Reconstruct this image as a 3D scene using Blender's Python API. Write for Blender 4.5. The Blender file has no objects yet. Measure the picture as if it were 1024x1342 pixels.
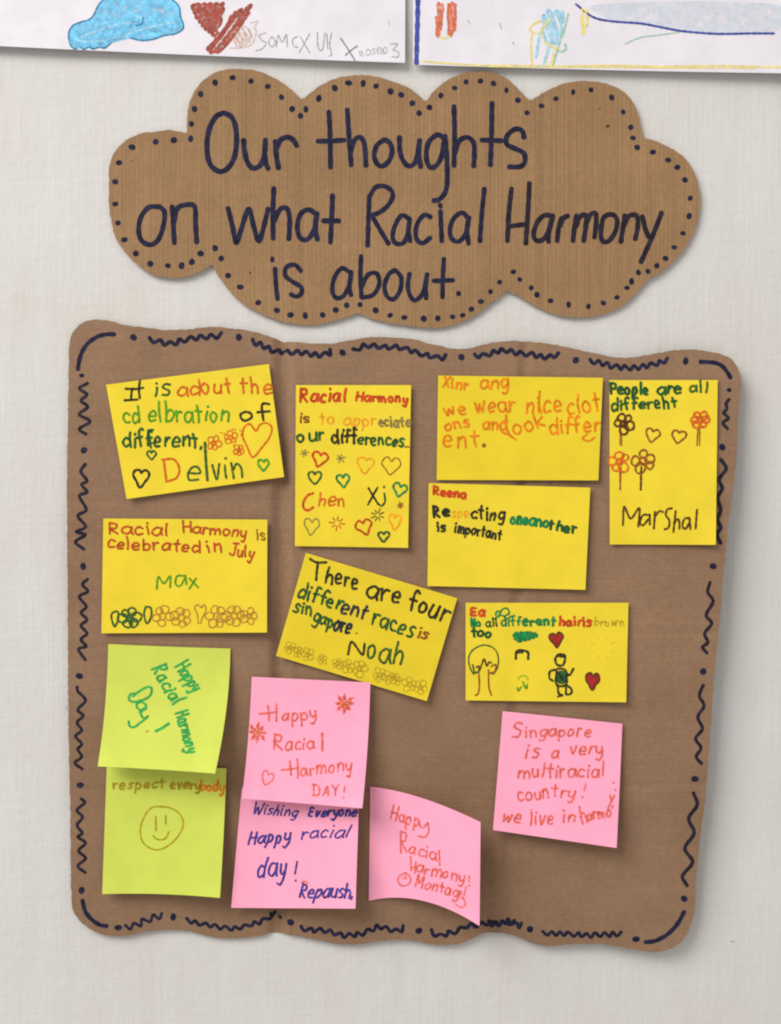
import bpy, math, random
from mathutils import Vector
from mathutils.geometry import delaunay_2d_cdt, tessellate_polygon
random.seed(7)
S = bpy.context.scene
col = S.collection
K = 0.0005            # metres on the wall per photo pixel
D = 0.85              # camera distance from the wall
ZC = 1.40             # height of the picture centre above the floor
# ------------------------------------------------------------------ camera
cam = bpy.data.objects.new('camera', bpy.data.cameras.new('camera')); col.objects.link(cam)
cam.location = (0, -D, ZC); cam.rotation_euler = (math.pi/2, 0, 0)
cam.data.sensor_fit = 'HORIZONTAL'; cam.data.sensor_width = 36
cam.data.lens = 36*D/(1024*K); cam.data.clip_start = 0.01; cam.data.clip_end = 50
S.camera = cam
S.render.engine = 'CYCLES'
S.cycles.pixel_filter_type = 'BLACKMAN_HARRIS'; S.cycles.filter_width = 2.1
S.view_settings.view_transform = 'Standard'; S.view_settings.look = 'None'
S.view_settings.exposure = 0.0; S.view_settings.gamma = 1
# ------------------------------------------------------------------ light: a daylit room, big window high on the left
w = bpy.data.worlds.new('World'); S.world = w; w.use_nodes = True
w.node_tree.nodes['Background'].inputs[0].default_value = (1.0, 0.965, 0.94, 1)
w.node_tree.nodes['Background'].inputs[1].default_value = 0.61
def area(name, loc, target, sx, sy, power, colr):
    l = bpy.data.lights.new(name, 'AREA'); l.shape = 'RECTANGLE'; l.size = sx; l.size_y = sy
    l.energy = power; l.color = colr
    o = bpy.data.objects.new(name, l); col.objects.link(o); o.location = loc
    d = Vector(target) - Vector(loc); o.rotation_euler = d.to_track_quat('-Z', 'Y').to_euler()
    return o
area('window_light', (-2.1, -2.25, ZC+2.25), (0, 0, ZC), 2.4, 1.9, 140, (1.0, 0.985, 0.97))
# ------------------------------------------------------------------ helpers
def srgb(r, g, b):
    f = lambda c: (c/255)/12.92 if c/255 <= 0.04045 else ((c/255+0.055)/1.055)**2.4
    return (f(r), f(g), f(b), 1)
def P(px, py, h=0.0):
    """photo pixel and height above the wall (m) -> world point"""
    f = (D-h)/D
    return Vector(((px-512)*K*f, -h, ZC + (671-py)*K*f))
def mesh_obj(name, verts, faces, mat, parent=None, origin=None, smooth=True):
    o0 = parent.location if parent is not None else (origin if origin is not None else Vector((0, 0, 0)))
    me = bpy.data.meshes.new(name)
    me.from_pydata([tuple(v-o0) for v in verts], [], faces)
    if smooth: me.polygons.foreach_set('use_smooth', [True]*len(me.polygons))
    me.materials.append(mat); me.update()
    o = bpy.data.objects.new(name, me); col.objects.link(o)
    if parent is not None: o.parent = parent
    else: o.location = o0
    return o
def thing(name, loc, label, cat, group=None):
    o = bpy.data.objects.new(name, None); col.objects.link(o); o.location = loc
    o.empty_display_size = 0.02
    o['label'] = label; o['category'] = cat
    if group: o['group'] = group
    return o
def nodes(name):
    m = bpy.data.materials.new(name); m.use_nodes = True
    nt = m.node_tree; b = nt.nodes['Principled BSDF']
    return m, nt, b
def N(nt, t, **kw):
    n = nt.nodes.new(t)
    for k, v in kw.items():
        if k in n.inputs: n.inputs[k].default_value = v
        else: setattr(n, k, v)
    return n
def ramp(nt, fac, stops):
    r = nt.nodes.new('ShaderNodeValToRGB'); e = r.color_ramp.elements
    e[0].position, e[0].color = stops[0]; e[1].position, e[1].color = stops[-1]
    for p, c in stops[1:-1]:
        x = e.new(p); x.color = c
    nt.links.new(fac, r.inputs[0]); return r.outputs[0]
def coords(nt, scale=(1, 1, 1), rot=(0, 0, 0)):
    tc = nt.nodes.new('ShaderNodeTexCoord'); mp = nt.nodes.new('ShaderNodeMapping')
    mp.inputs['Scale'].default_value = scale; mp.inputs['Rotation'].default_value = rot
    nt.links.new(tc.outputs['Object'], mp.inputs[0]); return mp.outputs[0]
def noise(nt, vec, scale, detail=3, rough=0.5):
    n = N(nt, 'ShaderNodeTexNoise'); n.inputs['Scale'].default_value = scale
    n.inputs['Detail'].default_value = detail; n.inputs['Roughness'].default_value = rough
    nt.links.new(vec, n.inputs['Vector']); return n.outputs['Fac']
def mixc(nt, fac, a, b, mode='MIX'):
    m = nt.nodes.new('ShaderNodeMix'); m.data_type = 'RGBA'; m.blend_type = mode
    if isinstance(fac, (int, float)): m.inputs[0].default_value = fac
    else: nt.links.new(fac, m.inputs[0])
    for i, v in ((6, a), (7, b)):
        if isinstance(v, tuple): m.inputs[i].default_value = v
        else: nt.links.new(v, m.inputs[i])
    return m.outputs[2]
def math_n(nt, op, a, b):
    m = nt.nodes.new('ShaderNodeMath'); m.operation = op
    for i, v in ((0, a), (1, b)):
        if isinstance(v, (int, float)): m.inputs[i].default_value = v
        else: nt.links.new(v, m.inputs[i])
    return m.outputs[0]
def bump(nt, b, height, strength, dist):
    n = nt.nodes.new('ShaderNodeBump'); n.inputs['Strength'].default_value = strength
    n.inputs['Distance'].default_value = dist
    nt.links.new(height, n.inputs['Height']); nt.links.new(n.outputs[0], b.inputs['Normal'])
# ------------------------------------------------------------------ materials
def mat_wall():
    m, nt, b = nodes('woven_wall_covering')
    v = coords(nt)
    thr = noise(nt, coords(nt, (1, 1, 0.06)), 420, 3, 0.6)
    thr2 = noise(nt, coords(nt, (0.08, 1, 1)), 380, 2, 0.5)
    lump = noise(nt, v, 130, 4, 0.6)
    wide = noise(nt, coords(nt, (1, 1, 0.12)), 60, 3, 0.55)
    h = math_n(nt, 'ADD', math_n(nt, 'ADD', math_n(nt, 'MULTIPLY', thr, 0.6), math_n(nt, 'MULTIPLY', thr2, 0.35)), math_n(nt, 'MULTIPLY', lump, 0.9))
    base = ramp(nt, wide, [(0.3, srgb(205, 203, 199)), (0.7, srgb(209, 208, 205))])
    dirt = ramp(nt, noise(nt, v, 9, 4, 0.6), [(0.35, srgb(250, 247, 243)), (0.62, (1, 1, 1, 1))])
    c = mixc(nt, 0.8, base, dirt, 'MULTIPLY')
    fibre = ramp(nt, thr, [(0.3, (0.975, 0.972, 0.968, 1)), (0.6, (1, 1, 1, 1))])
    c = mixc(nt, 0.8, c, fibre, 'MULTIPLY')
    nt.links.new(c, b.inputs['Base Color'])
    b.inputs['Roughness'].default_value = 0.88; b.inputs['Specular IOR Level'].default_value = 0.2
    bump(nt, b, h, 0.5, 0.001); return m
def mat_card(name, vertical, c0, c1, wash):
    m, nt, b = nodes(name)
    # fine flute lines 2 mm apart, broken up by noise
    if vertical: sc = (1, 1, 0.015); wd = 'X'
    else: sc = (0.015, 1, 1); wd = 'Z'
    v = coords(nt)
    fl = noise(nt, coords(nt, sc), 520, 2, 0.5)
    fl2 = noise(nt, coords(nt, sc), 120, 3, 0.6)
    wv = nt.nodes.new('ShaderNodeTexWave'); wv.wave_type = 'BANDS'; wv.bands_direction = wd
    wv.inputs['Scale'].default_value = 1/(20*0.0026)*3.1416/3.1416 * 1.0
    wv.inputs['Scale'].default_value = 2*math.pi/(20*0.0027); wv.inputs['Distortion'].default_value = 0.5
    wv.inputs['Detail'].default_value = 1.0; wv.inputs['Detail Scale'].default_value = 0.6
    nt.links.new(v, wv.inputs['Vector'])
    fleck = noise(nt, v, 1500, 3, 0.65); fib = noise(nt, v, 330, 4, 0.7); blot = noise(nt, v, 22, 4, 0.6)
    base = ramp(nt, blot, [(0.3, c0), (0.7, c1)])
    stain = noise(nt, coords(nt, (1, 1, 1.6)), 7, 6, 0.65)
    base = mixc(nt, 0.9, base, ramp(nt, stain, [(0.32, (0.90, 0.885, 0.87, 1)), (0.5, (1, 1, 1, 1)), (0.7, (1.05, 1.05, 1.04, 1))]), 'MULTIPLY')
    scuff = noise(nt, coords(nt, (0.35, 1, 2.2), (0, 0.5, 0)), 160, 5, 0.75)
    base = mixc(nt, 0.8, base, ramp(nt, scuff, [(0.66, (1, 1, 1, 1)), (0.74, (1.16, 1.15, 1.13, 1))]), 'MULTIPLY')
    c = mixc(nt, wash, base, ramp(nt, fl, [(0.3, (0.86, 0.83, 0.79, 1)), (0.62, (1.08, 1.08, 1.06, 1))]), 'MULTIPLY')
    c = mixc(nt, wash, c, ramp(nt, fl2, [(0.35, (0.92, 0.90, 0.88, 1)), (0.72, (1.1, 1.1, 1.08, 1))]), 'MULTIPLY')
    c = mixc(nt, 0.8, c, ramp(nt, fib, [(0.3, (0.86, 0.85, 0.84, 1)), (0.7, (1.1, 1.1, 1.1, 1))]), 'MULTIPLY')
    c = mixc(nt, 0.7, c, ramp(nt, fleck, [(0.28, (0.70, 0.68, 0.66, 1)), (0.42, (1, 1, 1, 1))]), 'MULTIPLY')
    nt.links.new(c, b.inputs['Base Color'])
    b.inputs['Roughness'].default_value = 0.82; b.inputs['Specular IOR Level'].default_value = 0.25
    h = math_n(nt, 'ADD', math_n(nt, 'MULTIPLY', wv.outputs['Fac'], 0.6), math_n(nt, 'ADD', math_n(nt, 'MULTIPLY', fl, 0.7), math_n(nt, 'MULTIPLY', fib, 0.5)))
    bump(nt, b, h, 0.45 if vertical else 0.22, 0.00035); return m
def mat_edge():
    m, nt, b = nodes('cut_cardboard_edge')
    f = noise(nt, coords(nt), 900, 3, 0.7)
    c = ramp(nt, f, [(0.3, srgb(120, 92, 64)), (0.7, srgb(196, 166, 130))])
    nt.links.new(c, b.inputs['Base Color']); b.inputs['Roughness'].default_value = 0.95; return m
def mat_note(name, c, trans=0.08):
    m, nt, b = nodes(name)
    v = coords(nt)
    a = noise(nt, v, 45, 3, 0.55); f = noise(nt, v, 1100, 2, 0.6)
    lo = tuple(x*0.93 for x in c[:3])+(1,)
    cc = ramp(nt, a, [(0.35, lo), (0.65, c)])
    cc = mixc(nt, 0.6, cc, ramp(nt, f, [(0.3, (0.95, 0.95, 0.95, 1)), (0.7, (1.03, 1.03, 1.03, 1))]), 'MULTIPLY')
    nt.links.new(cc, b.inputs['Base Color']); b.inputs['Roughness'].default_value = 0.7
    b.inputs['Specular IOR Level'].default_value = 0.25
    bump(nt, b, math_n(nt, 'ADD', math_n(nt, 'MULTIPLY', a, 1.2), math_n(nt, 'MULTIPLY', f, 0.22)), 0.28, 0.0005)
    tr = nt.nodes.new('ShaderNodeBsdfTranslucent'); nt.links.new(cc, tr.inputs[0])
    mx = nt.nodes.new('ShaderNodeMixShader'); mx.inputs[0].default_value = trans
    out = nt.nodes['Material Output']
    nt.links.new(b.outputs[0], mx.inputs[1]); nt.links.new(tr.outputs[0], mx.inputs[2]); nt.links.new(mx.outputs[0], out.inputs[0])
    return m
INK = {}
def ink(name, c, var=0.35, rough=0.75, stain=None, cover=1.0, grain=700):
    """marker ink soaked into paper; cover < 1 leaves broken coverage like pencil or crayon"""
    m, nt, b = nodes(name)
    v = coords(nt)
    n = noise(nt, v, 260, 3, 0.6)
    c = srgb(*c); hi = tuple(min(1, x*(1+var)+0.012*var) for x in c[:3])+(1,)
    lo = tuple(x*(1-var*0.5) for x in c[:3])+(1,)
    cc = ramp(nt, n, [(0.35, lo), (0.68, hi)])
    nt.links.new(cc, b.inputs['Base Color']); b.inputs['Roughness'].default_value = rough
    b.inputs['Specular IOR Level'].default_value = 0.2
    if cover < 1:
        g = noise(nt, v, grain, 2, 0.6)
        a = ramp(nt, g, [(max(0, 0.62-cover*0.45), (cover*0.25,)*3+(1,)), (0.80-cover*0.3, (min(1, cover*1.15),)*3+(1,))])
        nt.links.new(a, b.inputs['Alpha'])
    INK[name] = m; return m
ink('navy_marker', (22, 22, 48), 0.6)
ink('navy_marker_warm', (28, 22, 36), 0.6)
ink('black_pen', (38, 36, 22), 0.5, cover=0.97)
ink('dark_green_pen', (22, 78, 34), 0.5, cover=0.97)
ink('forest_pen', (44, 84, 34), 0.5, cover=0.95)
ink('green_pen', (72, 140, 22), 0.4, cover=0.95)
ink('teal_pen', (10, 118, 62), 0.4, cover=0.97)
ink('orange_pen', (214, 118, 10), 0.35, cover=0.93)
ink('pale_orange_pen', (228, 150, 28), 0.3, cover=0.9)
ink('deep_orange_pen', (200, 92, 22), 0.35, cover=0.95)
ink('red_pen', (188, 62, 24), 0.35, cover=0.96)
ink('brown_pen', (140, 76, 24), 0.35, cover=0.93)
ink('dark_brown_pen', (84, 48, 20), 0.4, cover=0.96)
ink('grey_pen', (134, 116, 62), 0.3, cover=0.85)
ink('faint_olive_pen', (176, 150, 36), 0.2, cover=0.75)
ink('ochre_pen', (166, 140, 28), 0.3, cover=0.9)
ink('bright_green_pen', (44, 156, 74), 0.35, cover=0.96)
ink('pink_orange_pen', (220, 98, 66), 0.25, cover=0.72)
ink('biro_blue', (58, 52, 132), 0.5, cover=0.96)
ink('navy_pen', (32, 40, 52), 0.5, cover=0.97)
ink('lime_pen', (150, 178, 28), 0.3, cover=0.9)
ink('crayon_blue', (112, 188, 224), 0.3, 0.6, cover=0.85, grain=300)
ink('crayon_blue_line', (40, 118, 158), 0.3, 0.6, cover=0.93, grain=500)
ink('crayon_red', (158, 72, 56), 0.3, 0.6, cover=0.85, grain=420)
ink('crayon_tan', (206, 172, 148), 0.15, 0.6, cover=0.65, grain=500)
ink('pencil', (150, 146, 150), 0.2, 0.6, cover=0.7)
ink('pencil_dark', (118, 114, 122), 0.2, 0.6, cover=0.8)
ink('royal_blue', (58, 72, 150), 0.3, cover=0.97)
ink('crayon_orange', (212, 112, 80), 0.25, cover=0.85, grain=420)
ink('crayon_yellow', (226, 210, 128), 0.15, cover=0.85, grain=420)
ink('crayon_sky', (158, 204, 224), 0.2, cover=0.85, grain=420)
ink('crayon_green', (156, 196, 170), 0.2, cover=0.8, grain=420)
ink('pale_wash', (212, 220, 228), 0.1, cover=0.6, grain=200)
ink('brick_pen', (176, 66, 26), 0.35, cover=0.95)
ink('tawny_pen', (176, 120, 44), 0.3, cover=0.9)
ink('faint_sun_pen', (208, 184, 44), 0.1, cover=0.6)
ink('crimson_pen', (150, 32, 30), 0.3)
ink('faint_mark', (184, 178, 170), 0.1, cover=0.6)
ink('worn_crease', (160, 128, 98), 0.12, cover=0.6, grain=1500)
M_wall = mat_wall()
M_cloud = mat_card('fluted_cardboard_cloud', True, srgb(144, 112, 79), srgb(153, 121, 86), 0.5)
M_board = mat_card('fluted_cardboard_board', False, srgb(134, 105, 80), srgb(143, 113, 88), 0.16)
M_edge = mat_edge()
M_yel = mat_note('yellow_note_paper', srgb(238, 212, 50))
M_yel2 = mat_note('golden_note_paper', srgb(233, 206, 42))
M_lime = mat_note('lime_note_paper', srgb(206, 217, 88), 0.05)
M_pink = mat_note('pink_note_paper', srgb(255, 168, 196), 0.03)
M_white = mat_note('white_drawing_paper', srgb(232, 228, 234), 0.1)
# ------------------------------------------------------------------ stroke tools
def pts(s): return [tuple(float(c) for c in q.split(',')) for q in s.split()]
def catmull(p, step=1.2):
    if len(p) == 1: return [p[0], (p[0][0]+0.01, p[0][1])]
    out = []
    closed = len(p) > 3 and math.dist(p[0], p[-1]) < 1e-6
    for i in range(len(p)-1):
        p1, p2 = p[i], p[i+1]
        p0 = p[i-1] if i > 0 else (p[-2] if closed else (2*p1[0]-p2[0], 2*p1[1]-p2[1]))
        p3 = p[i+2] if i+2 < len(p) else (p[1] if closed else (2*p2[0]-p1[0], 2*p2[1]-p1[1]))
        n = max(2, int(math.dist(p1, p2)/step))
        for k in range(n):
            t = k/n
            out.append(tuple(0.5*(2*p1[j]+(p2[j]-p0[j])*t+(2*p0[j]-5*p1[j]+4*p2[j]-p3[j])*t*t+(3*p1[j]-p0[j]-3*p2[j]+p3[j])*t**3) for j in (0, 1)))
    out.append(p[-1]); return out
class Ink:
    """collects strokes and fills (photo pixels) and lays them on a surface height function"""
    EPS = 0.00013
    def __init__(s): s.v = []; s.f = []; s.k = 0
    def stroke(s, p, width, surf, wob=0.14, smooth=True):
        q = catmull(p, max(0.7, width*0.22)) if smooth else p
        n = len(q); s.k += 1
        ph = random.random()*9; r = width/2
        def nrm(i):
            a = q[max(0, i-1)]; b = q[min(n-1, i+1)]
            dx, dy = b[0]-a[0], b[1]-a[1]; L = math.hypot(dx, dy) or 1
            return dx/L, dy/L
        rows = []
        d0 = nrm(0)
        for t in (0.25, 0.7):
            rr = r*math.sin(t*math.pi/2); b = r*(1-t*0.9)
            rows.append((q[0][0]-d0[0]*b*0.95, q[0][1]-d0[1]*b*0.95, d0, rr*0.98))
        for i in range(n):
            rr = r*(1+wob*math.sin(i*0.55+ph)*0.6+wob*(random.random()-0.5)*0.8)
            rows.append((q[i][0], q[i][1], nrm(i), rr))
        d1 = nrm(n-1)
        for t in (0.7, 0.25):
            rr = r*math.sin(t*math.pi/2); b = r*(1-t*0.9)
            rows.append((q[-1][0]+d1[0]*b*0.95, q[-1][1]+d1[1]*b*0.95, d1, rr*0.98))
        base = len(s.v)
        for i, (x, y, d, rr) in enumerate(rows):
            e = s.EPS + 0.000006*(s.k % 12) + 0.000004*i/len(rows)
            for sg in (1, -1):
                X = x+d[1]*rr*sg; Y = y-d[0]*rr*sg
                s.v.append(P(X, Y, surf(X, Y)+e))
            if i: s.f.append((base+2*i-2, base+2*i-1, base+2*i+1, base+2*i))
    def dot(s, x, y, r, surf, n=14):
        s.k += 1; base = len(s.v); e = s.EPS+0.000006*(s.k % 12)
        a0 = random.random()*6; el = 1+random.uniform(-0.12, 0.12)
        s.v.append(P(x, y, surf(x, y)+e))
        for i in range(n):
            a = 2*math.pi*i/n; rr = r*(1+0.07*math.sin(2*a+a0)+random.uniform(-0.04, 0.04))
            X, Y = x+rr*math.cos(a)*el, y+rr*math.sin(a)/el
            s.v.append(P(X, Y, surf(X, Y)+e))
        for i in range(n): s.f.append((base, base+1+i, base+1+(i+1) % n))
    def fill(s, poly, surf, low=True):
        base = len(s.v); e = 0.00009 if low else s.EPS+0.00008
        q = catmull(list(poly)+[poly[0]], 3)[:-1]
        # fill with interior points so that it follows a curved sheet
        xs = [a[0] for a in q]; ys = [a[1] for a in q]
        V = [Vector(a) for a in q]; sp = 8
        x = min(xs)+sp/2
        while x < max(xs):
            y = min(ys)+sp/2
            while y < max(ys):
                if inside(x, y, q): V.append(Vector((x, y)))
                y += sp
            x += sp
        r = delaunay_2d_cdt(V, [], [list(range(len(q)))], 1, 1e-5)
        for c in r[0]: s.v.append(P(c.x, c.y, surf(c.x, c.y)+e))
        for f in r[2]: s.f.append(tuple(base+i for i in f))
    def build(s, name, mat, parent, label=None):
        if not s.f: return None
        o = mesh_obj(name, s.v, s.f, INK[mat], parent)
        if label: o['label'] = label
        return o
def inside(x, y, q):
    c = False; j = len(q)-1
    for i in range(len(q)):
        if (q[i][1] > y) != (q[j][1] > y) and x < (q[j][0]-q[i][0])*(y-q[i][1])/(q[j][1]-q[i][1])+q[i][0]: c = not c
        j = i
    return c
def smooth01(t): t = max(0.0, min(1.0, t)); return t*t*(3-2*t)
def valley(x, c, wd, depth):
    d = abs(x-c)/wd
    return -depth*(1-d)**2*(1+2*d) if d < 1 else 0.0
# ------------------------------------------------------------------ the wall
def build_wall():
    v = [Vector((-3, 0, 0)), Vector((3, 0, 0)), Vector((3, 0, 3)), Vector((-3, 0, 3))]
    o = mesh_obj('wall', v, [(0, 1, 2, 3)], M_wall, smooth=False); o['kind'] = 'structure'
    flat = lambda x, y: 0.0
    for s, wd, m in (('86,927 89,931', 2.5, 'faint_mark'), ('959,1234 962,1234', 3.0, 'faint_mark')):
        k = Ink(); k.stroke(pts(s), wd, flat); q = k.build('scuff_mark', m, o)
build_wall()
# ------------------------------------------------------------------ cardboard panels
def panel(name, outline, H, mat, parent, creases_x, creases_y, thick=0.0024):
    q = catmull(outline+[outline[0]], 4)[:-1]
    q = [(x+random.uniform(-0.55, 0.55), y+random.uniform(-0.55, 0.55)) for x, y in q]
    x0, x1 = min(a[0] for a in q), max(a[0] for a in q); y0, y1 = min(a[1] for a in q), max(a[1] for a in q)
    def axis(a, b, cr):
        out = []; t = a
        while t < b:
            out.append(t)
            t += 2.5 if any(abs(t-c) < wd+6 for c, wd in cr) else 7
        return out
    V = [Vector(a) for a in q]; nb = len(q)
    for x in axis(x0+2, x1, creases_x):
        for y in axis(y0+2, y1, creases_y):
            if inside(x, y, q): V.append(Vector((x+random.uniform(-.2, .2), y+random.uniform(-.2, .2))))
    r = delaunay_2d_cdt(V, [], [list(range(nb))], 1, 1e-6)
    pos, faces = r[0], r[2]
    # boundary order
    cnt = {}
    for f in faces:
        for i in range(3):
            a, b = f[i], f[(i+1) % 3]
            k = (min(a, b), max(a, b)); cnt.setdefault(k, []).append((a, b))
    top = [P(p.x, p.y, H(p.x, p.y)) for p in pos]
    n = (top[faces[0][1]]-top[faces[0][0]]).cross(top[faces[0][2]]-top[faces[0][0]])
    if n.y > 0: faces = [tuple(reversed(f)) for f in faces]
    front = mesh_obj(name, top, [tuple(f) for f in faces], mat, parent)
    # thickness: fluted middle seen at the cut edge, then the back liner
    border = [v[0] for v in cnt.values() if len(v) == 1]
    nxt = {}
    for a, b in border: nxt[a] = b
    loop = [border[0][0]]
    while nxt[loop[-1]] != loop[0]: loop.append(nxt[loop[-1]])
    ev, ef = [], []
    cx = sum(pos[i].x for i in loop)/len(loop); cy = sum(pos[i].y for i in loop)/len(loop)
    levels = [0, 0.10, 0.14, 0.5, 0.86, 0.90, 1.0]; inset = [0, 0.15, 1.0, 1.3, 1.0, 0.15, 0]
    L = len(loop)
    for j, t in enumerate(levels):
        for k, i in enumerate(loop):
            a = pos[loop[k-1]]; b = pos[loop[(k+1) % L]]
            dx, dy = b.x-a.x, b.y-a.y; l = math.hypot(dx, dy) or 1
            wav = (0.5+0.5*math.sin(k*1.9))*0.9 if 0.14 <= t <= 0.86 else 0
            s = inset[j]+wav if inset[j] else 0
            nx, ny = -dy/l, dx/l
            if not inside(pos[i].x+nx*2, pos[i].y+ny*2, q): nx, ny = -nx, -ny
            X, Y = pos[i].x+nx*s, pos[i].y+ny*s
            ev.append(P(X, Y, H(pos[i].x, pos[i].y)-thick*t - (0.00001 if j == 0 else 0)))
        if j:
            for k in range(L):
                a = (j-1)*L+k; b = (j-1)*L+(k+1) % L
                ef.append((a, b, b+L, a+L))
    e = mesh_obj('cut_edge', ev, ef, M_edge, parent, smooth=False)
    back = [P(p.x, p.y, H(p.x, p.y)-thick) for p in pos]
    mesh_obj('back_liner', back, [tuple(reversed(f)) for f in [tuple(f) for f in faces]], mat, parent)
    return front
# ------------------------------------------------------------------ cloud sign
def Hc(x, y):
    u = (x-142)/776; v = (y-91)/340
    h = 2.75 + 0.7*math.sin(math.pi*max(0, min(1, v))) + 0.12*math.sin(x*0.083+2*math.sin(y*0.02))*math.sin(y*0.061+1)
    h += 0.25*math.sin(x*0.031+1)*math.sin(y*0.024)
    h += valley(x, 397, 6, 0.28)+valley(x, 711, 9, 0.22)+valley(x, 722, 5, 0.15)
    h += valley(x, 290, 5, 0.08)+valley(x, 468, 5, 0.06)
    return h*0.001
cloud_px = pts('143,240 144,215 152,197 166,183 184,175 205,172 222,170 238,173 245,174 245,160 247,140 254,122 264,107 280,96 298,91 314,90 335,92 352,98 368,107 382,117 396,130 404,123 420,112 438,103 458,99 478,98 498,101 515,107 532,113 545,121 558,132 566,122 580,109 600,98 622,94 640,94 655,98 668,105 680,117 694,131 706,125 725,115 745,108 768,106 790,108 808,114 822,124 832,138 838,155 841,172 843,180 860,185 880,194 896,205 908,222 915,240 918,262 915,288 905,314 893,332 878,347 864,358 850,366 840,378 826,392 810,404 790,412 768,415 745,415 722,410 700,400 685,391 672,384 664,381 655,388 645,396 630,408 612,419 590,427 570,430 545,428 525,425 505,422 485,417 468,411 455,415 440,420 425,424 405,426 385,424 365,420 345,412 325,402 308,389 295,374 285,360 278,347 266,354 255,359 240,363 222,364 205,361 190,354 175,342 160,325 150,308 146,290 143,270')
cloud = thing('cloud_sign', P(530, 260, 0.003), 'cloud shaped brown cardboard sign with big handwritten navy lettering on the wall', 'cardboard sign')
panel('cardboard_panel', cloud_px, Hc, M_cloud, cloud, [(397, 6), (711, 9), (722, 5), (290, 5), (468, 5)], [])
def zs(org, sc, s):      # strokes given in an enlarged view -> photo pixels
    return [[(org[0]+x/sc, org[1]+y/sc) for x, y in pts(q)] for q in s.split(';')]
def letters(org, sc, items, width, parent, surf, mat='navy_marker'):
    for s in items:
        k = Ink()
        for st in zs(org, sc, s):
            if len(st) == 1: k.dot(st[0][0], st[0][1], width*0.58, surf)
            else: k.stroke(st, width, surf, 0.1)
        k.build('letter', mat, parent)
A = ((250, 130), 5.12)
letters(*A, ['220,90 170,115 128,190 110,290 118,400 150,460 205,485 255,455 292,390 308,290 302,190 275,120 225,90',
             '355,272 360,340 380,420 415,460 455,452 485,410 498,340 502,270;498,380 505,430 520,465',
             '568,280 575,380 590,462;575,330 600,275 650,253 690,275 712,312'], 7.0, cloud, Hc)
B = ((410, 130), 3.413)
letters(*B, ['72,55 77,150 80,305;22,187 85,186 142,182',
             '155,45 162,160 172,295;168,245 185,185 213,170 232,205 238,298',
             '320,180 288,205 275,250 288,288 313,298 343,272 355,230 345,195 322,180',
             '388,168 390,230 405,275 430,298 460,278 480,182;478,182 475,240 483,303',
             '590,178 560,158 520,190 508,250 520,298 545,302 572,265 590,185;592,162 600,260 602,370 590,420 565,448 540,453',
             '632,30 635,150 632,298;636,240 655,187 692,170 720,195 723,250 720,300',
             '802,15 800,150 795,295;755,182 800,183 845,185',
             '946,172 936,140 905,133 870,163 868,200 905,220 943,240 950,275 930,300 878,302'], 6.6, cloud, Hc)
C_ = ((170, 235), 3.413)
letters(*C_, ['130,122 85,125 50,170 40,230 55,275 95,292 130,265 152,200 155,145 132,120',
              '190,120 195,200 200,285;198,190 215,128 265,112 292,125 295,200 300,282',
              '440,128 460,210 477,283 500,220 532,132 555,210 578,276 600,210 620,130',
              '645,38 641,150 642,265;646,190 670,137 700,127 715,165 715,220 712,268',
              '835,155 800,135 765,155 750,210 762,260 795,268 825,225 836,160;838,150 832,220 840,270',
              '908,70 905,150 898,282;865,185 938,185'], 6.6, cloud, Hc)
D_ = ((460, 235), 4.655)
letters(*D_, ['113,100 108,230 102,405;112,108 148,50 200,40 245,65 255,105 225,160 175,200 120,222;125,215 180,310 230,393',
              '355,238 310,220 272,275 255,345 272,388 315,390 343,345 358,250;360,240 352,310 362,378',
              '488,230 450,216 410,260 395,320 405,370 440,388 485,355',
              '547,192 551,290 555,378;546,160',
              '720,242 680,203 630,235 605,300 615,360 660,378 700,330 716,250;722,230 710,310 718,393',
              '815,55 800,200 788,378'], 6.2, cloud, Hc)
E_ = ((650, 235), 4.267)
letters(*E_, ['88,50 72,200 65,345;188,20 180,180 168,360;75,262 130,255 175,250',
              '318,205 275,200 235,235 212,300 225,340 265,335 300,280 318,210;320,200 298,280 295,350',
              '368,215 352,270 343,345;358,262 378,218 405,202',
              '452,200 440,270 432,345;448,265 470,210 502,200 505,250 492,345;500,262 528,198 558,190 562,240 552,325',
              '630,195 600,220 588,300 598,345 630,345 665,300 680,240 665,202 632,195',
              '722,200 710,280 700,350;715,262 745,205 788,203 795,260 780,335',
              '820,205 835,270 855,322;928,185 880,310 840,400 812,463'], 6.4, cloud, Hc, 'navy_marker_warm')
F_ = ((340, 320), 3.657)
letters(*F_, ['75,115 80,200 88,263;62,72', '200,128 170,98 130,110 125,150 160,180 200,205 202,235 178,250 150,240',
              '435,135 395,115 360,160 350,220 365,255 400,250 430,200 440,140;440,130 432,200 440,245',
              '488,55 485,150 490,255;490,205 520,147 562,140 575,190 545,242 492,256',
              '650,123 620,145 600,200 613,250 645,262 675,220 680,160 652,123',
              '720,140 712,200 725,250 750,268 785,230 805,142;805,142 798,200 800,260',
              '885,68 880,160 878,255;835,175 930,172', '955,236'], 6.0, cloud, Hc)
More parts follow.
